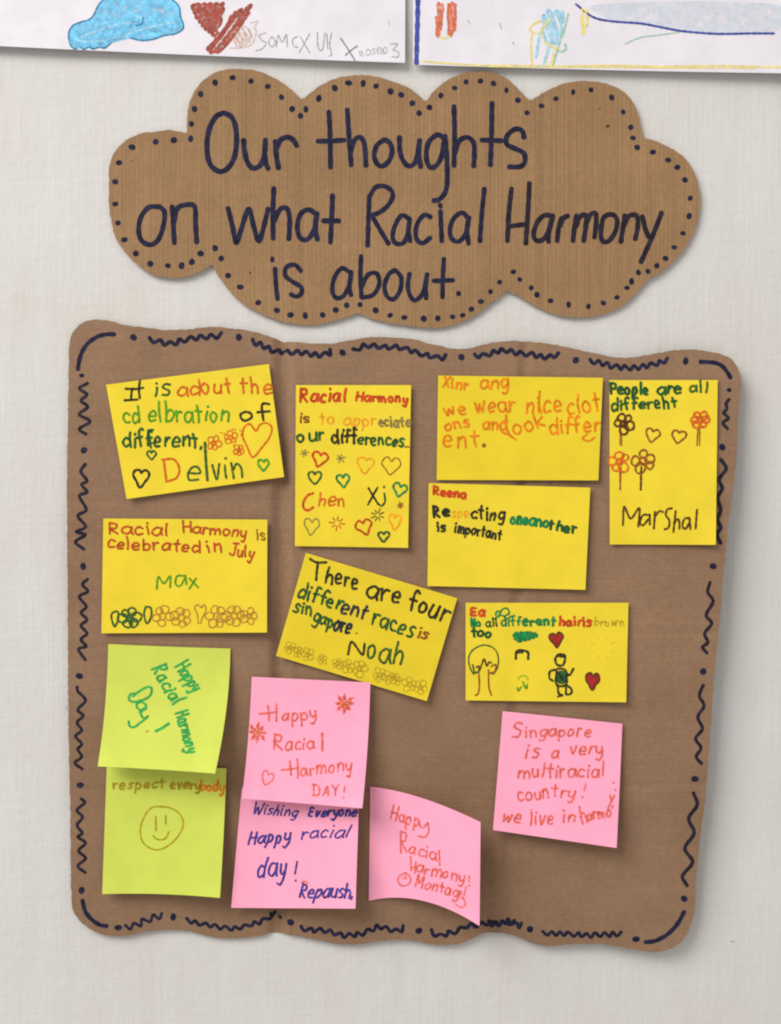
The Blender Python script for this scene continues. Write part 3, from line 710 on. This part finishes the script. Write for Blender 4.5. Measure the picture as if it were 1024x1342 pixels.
# --- 4 tall yellow note with flowers
s, t = note('y', quad((799, 498), (941, 498), (799.5, 713.5), (938.5, 714)), lambda u, v: 0.3+1.5*u*u+1.0*v*v, M_yel,
            'tall yellow note with stemmed brown and orange flowers at the right edge of the board')
o = (780, 480); a = (o, 5.589); f = s.surf
word(*a, 'People', 112, 200, 392, 205, 88, 3.3, 'dark_green_pen', t, f, bold=2); word(*a, 'are', 455, 198, 628, 202, 100, 3.2, 'dark_green_pen', t, f, bold=2)
word(*a, 'all', 688, 185, 825, 188, 82, 3.2, 'forest_pen', t, f); word(*a, 'differeht', 115, 326, 605, 300, 84, 3.4, 'dark_green_pen', t, f)
petals(*a, 213, 420, 68, 3.2, 'dark_brown_pen', t, f); marks(*a, '185,485 184,580;196,485 196,580', 1.6, 'brown_pen', t, f, 'stem_drawing')
heart(*a, 422, 503, 56, 2.6, 'brown_pen', t, f, .2, 1.0); heart(*a, 614, 515, 54, 2.8, 'brown_pen', t, f, .2)
petals(*a, 772, 390, 66, 3.2, 'deep_orange_pen', t, f, 6); marks(*a, '755,452 748,580;768,452 766,580', 2.0, 'brown_pen', t, f, 'stem_drawing')
petals(*a, 180, 700, 72, 2.5, 'deep_orange_pen', t, f, 5); marks(*a, '182,740 186,905;192,740 184,900', 2.0, 'brown_pen', t, f, 'stem_drawing')
petals(*a, 355, 695, 84, 2.7, 'brown_pen', t, f, 5); marks(*a, '340,735 336,905', 2.9, 'dark_brown_pen', t, f, 'stem_drawing')
for q in ('205,1165 215,1030 262,1115 325,1040 318,1175', '400,1090 355,1090 330,1140 352,1165 392,1120;402,1085 402,1160', '440,1065 432,1190;436,1110 470,1062 500,1068',
          '565,1040 530,1050 520,1090 545,1130 540,1180 510,1195', '592,1060 575,1215;578,1150 605,1120 618,1140 620,1190', '690,1110 655,1120 642,1170 665,1190 690,1150;692,1110 700,1195', '748,1050 738,1190'):
    marks(*a, q, 2.9, 'dark_brown_pen', t, f, 'written_letter')
# --- 5 yellow note, two lines of small bold writing
s, t = note('y', quad((562, 633), (774, 639), (560.5, 768), (767.5, 773)), lambda u, v: 0.3+2.4*u*u+1.0*v*v+0.5*math.exp(-((u-.55)/.06)**2)*v, M_yel,
            'yellow note with two short lines of black and green writing, lower half left blank')
o = (545, 620); a = (o, 4); f = s.surf
word(*a, 'Reena', 85, 112, 262, 132, 46, 3.0, 'red_pen', t, f, bold=2); word(*a, 'Re', 88, 230, 178, 228, 56, 3.6, 'black_pen', t, f, bold=2)
word(*a, 'spe', 190, 230, 275, 232, 52, 1.6, 'pale_orange_pen', t, f); word(*a, 'cting', 288, 240, 465, 250, 70, 3.3, 'black_pen', t, f)
word(*a, 'one', 495, 262, 585, 272, 62, 3.2, 'teal_pen', t, f, bold=2); word(*a, 'ano', 590, 272, 690, 285, 62, 3.2, 'teal_pen', t, f, bold=2); word(*a, 'ther', 695, 292, 842, 318, 56, 3.2, 'dark_green_pen', t, f, bold=2)
word(*a, 'is', 110, 308, 158, 306, 56, 3.4, 'black_pen', t, f); word(*a, 'important', 202, 308, 445, 350, 56, 3.0, 'black_pen', t, f)
# --- 6 yellow note with brown flowers row
s, t = note('y', quad((135.5, 679.5), (350.5, 681), (133, 830), (350, 829)), lambda u, v: 0.3+2.4*u*u+1.4*v*v, M_yel,
            'yellow note with a row of brown and green flowers along its bottom edge')
o = (120, 670); a = (o, 4); f = s.surf
word(*a, 'Racial', 85, 118, 402, 126, 64, 2.8, 'brick_pen', t, f); word(*a, 'Harmony', 475, 108, 815, 138, 58, 2.8, 'brick_pen', t, f); word(*a, 'is', 862, 152, 912, 152, 66, 2.4, 'brown_pen', t, f)
word(*a, 'celebrated', 78, 195, 572, 212, 62, 2.9, 'brick_pen', t, f); word(*a, 'in', 605, 216, 688, 218, 76, 2.9, 'brick_pen', t, f); word(*a, 'July', 722, 228, 850, 245, 64, 2.8, 'brick_pen', t, f)
marks(*a, '342,408 350,345 380,378 412,340 412,400', 2.6, 'green_pen', t, f, 'written_letter'); marks(*a, '490,340 450,340 440,380 465,392 490,350;492,335 498,385', 2.6, 'green_pen', t, f, 'written_letter'); marks(*a, '512,352 560,400;548,352 512,408', 2.6, 'green_pen', t, f, 'written_letter')
marks(*a, '128,525 105,540 108,575 122,605 138,570 140,535 128,525', 2.8, 'forest_pen', t, f, 'leaf_drawing'); petals(*a, 200, 560, 52, 2.8, 'forest_pen', t, f, 6)
marks(*a, '285,500 275,540 290,588 312,555 312,510 290,500', 2.8, 'forest_pen', t, f, 'leaf_drawing')
for x, y, r, n in ((372, 550, 54, 5), (468, 558, 54, 6), (655, 552, 54, 6), (745, 548, 54, 6), (825, 550, 42, 5)): petals(*a, x, y, r, 1.7, 'tawny_pen', t, f, n)
marks(*a, '560,590 555,540 540,505 560,490 575,505 592,490 600,520 580,560 572,590', 1.8, 'tawny_pen', t, f, 'tulip_drawing')
# --- 7 tilted yellow note centre
s, t = note('y', quad((401, 724.5), (599.5, 784), (362, 859.5), (559.5, 919)), lambda u, v: 0.3+1.8*u*u+1.4*v*v, M_yel2,
            'steeply tilted yellow note with black writing, alone in the middle of the board')
o = (350, 715); a = (o, 4); f = s.surf
marks(*a, '225,70 260,88 312,88;268,88 262,130 258,182', 3.4, 'black_pen', t, f, 'written_letter')
word(*a, 'here', 300, 192, 478, 228, 86, 3.4, 'black_pen', t, f); word(*a, 'are', 515, 262, 700, 312, 112, 3.6, 'black_pen', t, f); word(*a, 'four', 738, 330, 935, 402, 105, 3.7, 'black_pen', t, f)
word(*a, 'differ', 155, 268, 385, 340, 84, 3.3, 'dark_green_pen', t, f, bold=1); word(*a, 'ent', 385, 352, 512, 392, 90, 3.6, 'navy_pen', t, f); word(*a, 'races', 540, 410, 762, 486, 92, 3.2, 'dark_green_pen', t, f)
word(*a, 'is', 785, 480, 832, 492, 58, 2.8, 'brown_pen', t, f, bold=2); word(*a, 'sin', 135, 345, 235, 372, 74, 3.2, 'forest_pen', t, f); word(*a, 'gap', 235, 400, 345, 430, 72, 3.1, 'dark_green_pen', t, f); word(*a, 'ore', 345, 445, 430, 468, 84, 3.2, 'navy_pen', t, f, bold=2)
marks(*a, '470,460', 2.2, 'brown_pen', t, f); marks(*a, '425,572 445,505 500,572 512,515', 3.3, 'black_pen', t, f, 'written_letter'); word(*a, 'oah', 520, 592, 702, 628, 118, 3.3, 'forest_pen', t, f)
for x, y, r in ((120, 535, 30), (165, 558, 28), (212, 572, 32), (290, 598, 26), (370, 618, 30), (425, 632, 34), (485, 645, 42), (590, 678, 34), (640, 692, 34), (680, 700, 30), (745, 728, 38), (805, 745, 34)):
    petals(*a, x, y, r, 1.1, 'faint_olive_pen' if x < 450 or x > 530 else 'ochre_pen', t, f, 5)
# --- 8 yellow note with little pictures
s, t = note('y', quad((610.5, 790), (824, 790), (610.5, 918), (821, 920.5)), lambda u, v: 0.3+1.6*u*u+1.2*v*v-0.5*math.exp(-((u-.3)/.05)**2)*v+0.5*v, M_yel,
            'yellow note with a drawn tree, a stick person and two red hearts on it')
o = (590, 780); a = (o, 4); f = s.surf
word(*a, 'Ea', 105, 110, 185, 108, 46, 3.2, 'red_pen', t, f, bold=2); marks(*a, '240,105 245,85 262,88;255,108 275,75 300,70 310,95 285,110;230,125 270,105 300,125 320,110', 2.4, 'teal_pen', t, f, 'scribble')
word(*a, 'No', 108, 166, 158, 166, 40, 2.6, 'teal_pen', t, f, bold=2); word(*a, 'all', 188, 165, 250, 163, 46, 2.4, 'dark_green_pen', t, f); word(*a, 'diff', 268, 160, 372, 158, 48, 2.6, 'teal_pen', t, f); word(*a, 'erent', 380, 158, 552, 160, 52, 3.0, 'teal_pen', t, f, bold=2)
word(*a, 'hairis', 570, 160, 740, 162, 50, 3.0, 'red_pen', t, f, bold=2); word(*a, 'brown', 755, 162, 915, 162, 46, 1.8, 'faint_olive_pen', t, f); word(*a, 'too', 110, 218, 212, 220, 50, 3.0, 'dark_green_pen', t, f, bold=2)
scribble(*a, '332,215 345,198 400,194 455,198 458,215 420,226 370,240 340,238', 3.0, 2.2, 'teal_pen', t, f, 'green_scribble', 0.5)
heart(*a, 558, 232, 42, 2.6, 'dark_brown_pen', t, f, -.1, .9, 'crimson_pen')
marks(*a, '125,415 105,380 98,330 120,288 175,262 228,278 252,320 250,375 228,412 208,405', 2.0, 'forest_pen', t, f, 'crown_drawing'); marks(*a, '118,365 130,405 150,400', 2.4, 'forest_pen', t, f)
marks(*a, '135,380 150,372 155,395 178,335 192,372 205,350 218,358', 2.2, 'dark_brown_pen', t, f, 'branch_drawing')
marks(*a, '150,398 154,470 148,515 132,526;202,390 204,480 218,526;215,375 240,365 235,400 210,408', 2.2, 'brown_pen', t, f, 'trunk_drawing')
marks(*a, '345,335 350,295 378,290 408,300 410,335;350,300 380,300', 3.4, 'black_pen', t, f); marks(*a, '358,440 370,425 400,425 408,445', 2.2, 'lime_pen', t, f); marks(*a, '352,485 360,502 372,482;385,470 400,490 405,468;380,455 388,462', 2.4, 'green_pen', t, f)
fillp(*a, '560,400 600,398 612,430 600,465 565,462 552,430', 'dark_green_pen', t, f, 'coat_drawing')
marks(*a, '562,365 552,335 570,312 600,315 602,345 590,368 562,365;565,320 598,322', 3.2, 'black_pen', t, f, 'head_drawing')
marks(*a, '565,385 600,390 625,420 648,385;560,390 525,400 522,435 540,450;560,400 555,460 580,478 610,465 612,410;572,410 590,440;565,470 570,515 590,525 565,532;605,470 635,490 635,515 610,520 608,485', 3.0, 'black_pen', t, f, 'body_drawing')
heart(*a, 748, 450, 48, 2.8, 'dark_brown_pen', t, f, .05, .8, 'crimson_pen')
k = Ink(); star(*a, 800, 275, 78, 0.8, 'faint_sun_pen', t, f, 4, .55)
SLANT = 0.12
# --- 9 lime note, upper
s, t = note('l', quad((142, 844), (302, 850), (128, 1004.5), (282, 1014), top=(222, 847.5), bot=(205, 1008.5), lef=(137.5, 929), rig=(296.8, 929)), lambda u, v: 0.3+1.5*u*v+(15+5*u)*v**2.1+1.5*max(0, u-.8)*5*v, M_lime,
            'upper lime green note with slanting green writing and its bottom curling off the board')
o = (115, 835); a = (o, 5.12); f = s.surf
word(*a, 'Happy', 585, 200, 705, 372, 92, 3.0, 'bright_green_pen', t, f); word(*a, 'Racial', 420, 215, 570, 455, 98, 3.2, 'bright_green_pen', t, f); word(*a, 'Harmony', 588, 510, 670, 775, 84, 3.1, 'bright_green_pen', t, f)
marks(*a, '300,400 345,365 400,335 428,345 420,390 375,420 310,435 278,420 285,385 320,378', 3.0, 'bright_green_pen', t, f, 'written_letter')
word(*a, 'a', 315, 440, 345, 505, 100, 3.0, 'bright_green_pen', t, f); marks(*a, '375,478 358,520 380,545 405,530;405,530 385,550 345,580 310,605 280,595 275,565', 3.0, 'bright_green_pen', t, f, 'written_letter')
marks(*a, '455,632 500,610 545,580', 3.8, 'bright_green_pen', t, f); marks(*a, '400,632', 3.0, 'ochre_pen', t, f)
# --- 10 lime note, lower
s, t = note('l', quad((140, 1004), (297, 1007), (134, 1172), (288.4, 1177), bot=(210.7, 1172), rig=(293, 1098)), lambda u, v: 0.3+8*u*u*v+5*v*v+1.0*u, M_lime,
            'lower lime green note with a smiling face drawn under one line of writing')
o = (115, 1000); a = (o, 5.12); f = s.surf
word(*a, 'respect', 165, 178, 515, 170, 68, 2.6, 'ochre_pen', t, f); word(*a, 'every', 552, 175, 752, 178, 66, 2.6, 'ochre_pen', t, f, bold=2); word(*a, 'body', 755, 184, 915, 188, 72, 2.8, 'orange_pen', t, f)
marks(*a, '500,292 430,300 380,360 352,450 372,535 440,580 510,572 590,512 638,430 632,368 590,320 530,296 480,295', 1.9, 'ochre_pen', t, f, 'face_outline')
marks(*a, '456,360 458,455;523,352 524,412', 2.2, 'ochre_pen', t, f, 'face_eyes'); marks(*a, '440,490 460,510 500,516 530,497 543,462', 2.0, 'ochre_pen', t, f, 'face_mouth')
SLANT = 0.30
# --- 12 lower pink with blue writing (under the upper one)
s, t = note('p', quad((317, 1032), (471, 1040), (303, 1190), (466, 1191)), lambda u, v: 0.2+u*u*(6.5+6*v)+6.5*v*v, M_pink,
            'pink note with blue handwriting, half tucked under another pink note')
o = (290, 1030); a = (o, 5.12); f = s.surf
word(*a, 'Wishing', 205, 185, 505, 208, 72, 2.3, 'biro_blue', t, f); word(*a, 'Everyone', 578, 206, 905, 206, 70, 2.4, 'biro_blue', t, f, bold=2)
word(*a, 'Happy', 178, 388, 455, 375, 92, 2.4, 'biro_blue', t, f, bold=2); word(*a, 'racial', 530, 362, 850, 345, 86, 2.4, 'biro_blue', t, f); word(*a, 'day', 232, 612, 430, 600, 134, 2.5, 'biro_blue', t, f, bold=2)
marks(*a, '510,508 495,592;500,636', 2.6, 'biro_blue', t, f, 'exclamation_mark'); word(*a, 'Repaush,', 515, 748, 885, 752, 96, 2.4, 'biro_blue', t, f, bold=2); marks(*a, '535,650 560,640 580,655', 1.8, 'pink_orange_pen', t, f)
SLANT = 0.05
# --- 11 upper pink
s, t = note('p', quad((330, 887), (485.5, 894.5), (317, 1046.5), (475, 1059.5), lef=(325.2, 969), rig=(482, 977)), lambda u, v: 0.5+4.0*u*u+(10.0+4*u)*v**1.9+1.0*u, M_pink,
            'pink note with two solid orange flowers, above the pink note with blue writing', off=0.0008)
o = (300, 875); a = (o, 5.12); f = s.surf
marks(*a, '205,312 260,305 322,298;262,255 268,300 270,355;318,245 320,300 318,360', 2.8, 'pink_orange_pen', t, f, 'written_letter')
word(*a, 'appy', 355, 360, 585, 345, 84, 2.7, 'pink_orange_pen', t, f); word(*a, 'R', 290, 550, 370, 550, 118, 2.9, 'pink_orange_pen', t, f, name='written_letter'); word(*a, 'acia', 378, 555, 575, 548, 96, 2.7, 'pink_orange_pen', t, f)
marks(*a, '627,438 628,500 628,560', 3.2, 'pink_orange_pen', t, f, 'written_letter'); marks(*a, '352,688 410,682 470,672;410,625 414,680 418,725;460,612 463,670 464,740', 2.8, 'pink_orange_pen', t, f, 'written_letter')
word(*a, 'armony', 480, 730, 825, 692, 90, 2.7, 'pink_orange_pen', t, f)
word(*a, 'D', 555, 860, 622, 860, 82, 2.6, 'pink_orange_pen', t, f, name='written_letter'); word(*a, 'AY', 630, 858, 738, 855, 66, 2.6, 'pink_orange_pen', t, f); marks(*a, '778,795 773,838;768,874', 2.4, 'pink_orange_pen', t, f, 'exclamation_mark')
for x, y in ((775, 242), (193, 435)):
    k = Ink(); n = 8; a0 = random.random()
    for i in range(n):
        an = a0+i*2*math.pi/n+random.uniform(-.12, .12); L = random.uniform(62, 84)
        for w_, q_ in ((2.6, (26, .62*L)), (1.6, (.6*L, .96*L))):
            k.stroke([(o[0]+(x+rr*math.cos(an+.1*math.sin(rr*.1)))/5.12, o[1]+(y+rr*math.sin(an+.1*math.sin(rr*.1)))/5.12) for rr in q_], w_, f, 0.25)
        rr = .64*L; k.dot(o[0]+(x+rr*math.cos(an))/5.12, o[1]+(y+rr*math.sin(an))/5.12, random.uniform(2.3, 3.0), f)
    k.build('flower_drawing', 'pink_orange_pen', t)
    petals(*a, x, y, 30, 1.6, 'deep_orange_pen', t, f, 5, True, 'flower_centre')
heart(*a, 258, 742, 52, 2.0, 'pink_orange_pen', t, f, .35, .85)
SLANT = -0.05
# --- 13 pink note peeling sideways
s, t = note('p', [(485.5, 1031), (553, 1046), (630, 1077.6), (484.5, 1106), (553.5, 1114), (629.5, 1146), (483.5, 1181), (553.5, 1180.5), (628.7, 1213.8)],
            lambda u, v: 0.3+22*smooth01(u*0.80)+3.0*u*v, M_pink,
            'pink note stuck by its left side only, its right side standing off the board')
o = (465, 1020); a = (o, 5.12); f = s.surf
word(*a, 'Happ', 232, 268, 430, 330, 90, 2.6, 'pink_orange_pen', t, f); marks(*a, '432,285 440,325 465,330 488,300;492,298 496,360 470,395 425,388', 2.4, 'pink_orange_pen', t, f, 'written_letter')
word(*a, 'R', 302, 495, 352, 500, 135, 2.6, 'pink_orange_pen', t, f, name='written_letter'); word(*a, 'acia', 362, 505, 545, 548, 84, 2.5, 'pink_orange_pen', t, f); marks(*a, '565,485 572,585', 2.6, 'pink_orange_pen', t, f, 'written_letter')
marks(*a, '375,525 380,622;410,560 404,640;378,600 408,598', 2.5, 'pink_orange_pen', t, f, 'written_letter'); word(*a, 'armony', 410, 635, 735, 700, 82, 2.6, 'pink_orange_pen', t, f); marks(*a, '768,655 768,695;768,722', 2.4, 'pink_orange_pen', t, f, 'exclamation_mark')
marks(*a, '335,638 298,660 292,695 318,722 362,712 376,672 350,642 335,638;340,655 345,680;325,672', 2.4, 'pink_orange_pen', t, f, 'face_drawing')
word(*a, 'Montag', 398, 722, 690, 800, 78, 2.6, 'pink_orange_pen', t, f); word(*a, 'e!', 685, 790, 735, 805, 70, 2.4, 'pink_orange_pen', t, f); marks(*a, '675,845 715,868 742,850 735,818 720,800', 2.1, 'pink_orange_pen', t, f)
SLANT = 0.12
# --- 14 pink note right
s, t = note('p', quad((659, 932), (816, 948.5), (646.3, 1088), (808.4, 1111.5), lef=(652.6, 1011), rig=(812.5, 1030)), lambda u, v: 0.3+(5+5*u)*v**1.8+1.5*u, M_pink,
            'pink note with five lines of orange writing, alone at the lower right of the board')
o = (635, 925); a = (o, 5.12); f = s.surf
for tx, x0, y0, x1, y1, h, wd in (('S', 182, 215, 245, 205, 95, 3.0), ('ingapore', 268, 210, 715, 205, 82, 2.8), ('is', 270, 355, 365, 352, 92, 2.9), ('a', 448, 350, 498, 350, 92, 2.9), ('very', 570, 325, 792, 325, 92, 2.9),
                                  ('multiracial', 222, 484, 800, 474, 96, 3.0), ('coun', 225, 652, 440, 612, 100, 2.9), ('try', 445, 608, 605, 618, 84, 2.9), ('we', 120, 772, 240, 782, 96, 3.1),
                                  ('live', 305, 802, 465, 792, 98, 2.9), ('in', 520, 788, 612, 785, 90, 2.9), ('h', 652, 800, 695, 790, 108, 2.8), ('armo', 690, 772, 850, 740, 76, 2.9)):
    word(*a, tx, x0, y0, x1, y1, h, wd, 'pink_orange_pen', t, f)
marks(*a, '682,525 670,570;658,616', 2.8, 'pink_orange_pen', t, f, 'exclamation_mark'); marks(*a, '828,690 850,650 875,600;845,600 850,640;862,672 855,690', 2.6, 'pink_orange_pen', t, f, 'written_letter'); marks(*a, '868,518;880,566', 2.6, 'pink_orange_pen', t, f, 'pen_dots')
SLANT = 0.0
# ------------------------------------------------------------------ the two drawings above
flat0 = lambda x, y: 0.0
def paper(c, lift, label):
    s = Sheet(c, lift, flat0, 0.001); x, y = s.F(.5, .9)
    t = thing('drawing_paper', P(x, y, 0.001), label, 'drawing', 'childrens drawings above the cardboard cloud')
    s.mesh('paper', M_white, t, 60, 0.00015, 20); return s, t
s, t = paper(quad((-60, -130), (532, -130), (-60, 57), (531, 82), bot=(235, 71)), lambda u, v: 0.4+3.8*v**2+0.6*math.sin(u*9)*v, 'white drawing sheet with a blue crayon cloud, at the top left of the wall')
f = s.surf; a = ((20, 20), 4)
CL = '400,12 340,35 300,55 280,95 288,150 310,174 340,166 360,177 385,166 410,175 440,166 470,170 500,145 540,115 575,95 600,115 660,130 720,125 780,105 840,95 875,75 882,50 868,10 850,-60 760,-110 600,-125 460,-80'
fillp(*a, CL, 'crayon_blue', t, f, 'cloud_fill')
marks(*a, CL+' 400,12', 2.2, 'crayon_blue_line', t, f, 'cloud_outline'); marks(*a, '595,10 608,42 640,54 665,42 672,10', 2.4, 'crayon_blue_line', t, f, 'cloud_swirl')
scribble(*a, '420,12 330,55 300,120 330,160 470,150 560,80 640,100 720,90 860,70 850,10', 3.4, 4.5, 'crayon_blue', t, f, 'crayon_shading', -0.35)
scribble(*a, '440,20 340,60 310,120 360,140 480,130 560,70 640,90 720,90 840,60 830,0 500,0', 2.2, 11, 'crayon_sky', t, f, 'crayon_shading', -0.3)
a = ((256, 20), 4)
RD = '10,12 60,70 100,100 100,130 62,172 90,192 130,188 170,150 200,110 240,50 272,12 300,-80 -40,-80'
scribble(*a, '-20,-60 10,12 60,70 105,112 128,60 150,-60', 3.6, 3.1, 'crayon_red', t, f, 'crayon_shading', 2.2)
scribble(*a, '180,20 240,-30 300,-50 272,12 240,50 200,110 150,180 90,190 64,172 100,135 135,95', 3.6, 3.3, 'crayon_red', t, f, 'crayon_shading', 2.2); marks(*a, '-20,-40 10,12 60,70 100,100 100,130 62,172 90,192 130,188 170,150 200,110 240,50 285,-40', 2.4, 'crayon_red', t, f, 'figure_outline')
marks(*a, '130,120 170,60 210,-20;100,140 150,80 190,0', 4.0, 'crayon_red', t, f, 'crayon_line')
scribble(*a, '215,80 250,55 290,70 300,110 270,150 225,165 200,140', 2.4, 3.2, 'crayon_tan', t, f, 'crayon_shading', 1.0); marks(*a, '290,40 330,30 310,60 320,90 295,150 240,170 180,170', 1.6, 'crayon_tan', t, f)
for q in ('372,90 335,105 350,130 372,145 350,175 318,185', '400,110 385,140 402,165 420,140 405,112', '425,165 435,105 455,140 478,100 482,165', '535,110 512,125 515,160 540,165', '545,195 600,95;550,110 600,195', '640,90 645,170 668,175 680,90', '690,95 695,175',
          '715,90 705,150 715,205 700,212'):
    marks(*a, q, 1.6, 'pencil', t, f, 'pencil_letter')
marks(*a, '762,118 800,175 838,236;850,160 820,180 788,208', 1.8, 'pencil_dark', t, f, 'pencil_letter'); word(*a, 'eoseo', 862, 215, 1010, 196, 52, 1.1, 'pencil', t, f, name='pencil_writing')
a = ((500, 20), 4); marks(*a, '45,150 85,150 62,180 90,190 85,218 55,215', 1.5, 'pencil', t, f, 'pencil_letter'); marks(*a, '38,25 42,50', 1.2, 'pencil', t, f); marks(*a, '12,175 5,195 20,200', 1.2, 'pencil', t, f)
s, t = paper(quad((541, -130), (1090, -130), (541.5, 84.5), (1090, 96.5), bot=(816, 92)), lambda u, v: 0.4+5.5*v**2*(0.5+0.5*u)+0.5*math.sin(u*7+1)*v, 'white drawing sheet with blue and yellow border lines, top right of the wall')
f = s.surf
marks(*a, '192,-90 190,12 187,120 184,252', 6.2, 'royal_blue', t, f, 'blue_line')
scribble(*a, '285,-60 325,-60 320,60 305,108 288,100', 3.0, 3.0, 'crayon_orange', t, f, 'crayon_stripe', 1.5); scribble(*a, '350,-60 395,-60 390,80 368,104 345,95', 3.2, 3.0, 'crayon_orange', t, f, 'crayon_stripe', 1.5)
marks(*a, '305,12 300,60 296,102;375,12 378,70 362,105', 3.0, 'crayon_orange', t, f, 'crayon_line'); marks(*a, '298,108 330,120 362,105', 2.6, 'crayon_yellow', t, f, 'crayon_line')
scribble(*a, '858,-20 960,-20 950,90 905,155 855,128 838,85', 3.8, 4.5, 'crayon_sky', t, f, 'crayon_shading', 1.2)
marks(*a, '855,22 800,45 780,75 815,92;790,95 785,170 790,255;858,140 900,165 935,180', 2.8, 'crayon_yellow', t, f, 'figure_outline')
marks(*a, '980,-10 955,90 938,130 900,262;965,150 968,175 945,190 920,180', 3.0, 'crayon_green', t, f, 'figure_outline'); marks(*a, '830,95 812,220;880,165 850,262', 3.6, 'crayon_sky', t, f, 'crayon_line'); marks(*a, '870,180 860,258;905,200 890,260;880,20 845,70 835,110', 3.2, 'crayon_yellow', t, f, 'crayon_line')
marks(*a, '455,25 465,45;620,40 630,70;690,140 695,155', 1.3, 'pencil', t, f, 'pencil_dots')
a = ((740, 20), 4)
fillp(*a, '180,-60 260,26 400,36 500,54 620,74 800,88 1100,86 1100,-60', 'pale_wash', t, f, 'pale_wash')
marks(*a, '60,-60 150,8 250,30 400,42 500,60 620,82 800,96 970,94 1100,94', 3.0, 'royal_blue', t, f, 'blue_line')
scribble(*a, '80,-30 130,-30 125,50 105,108 85,70', 2.6, 3.4, 'crayon_yellow', t, f, 'crayon_shading', 1.4); marks(*a, '320,148 400,115 500,102 600,88', 1.8, 'crayon_green', t, f, 'crayon_line')
marks(*a, '-740,240 -600,252 -400,262 -180,264 0,266 250,262 500,268 750,264 1000,268 1200,272', 2.6, 'crayon_yellow', t, f, 'yellow_line'); marks(*a, '-400,268 -150,270 200,272 600,275 1000,278', 1.6, 'crayon_yellow', t, f, 'yellow_line')
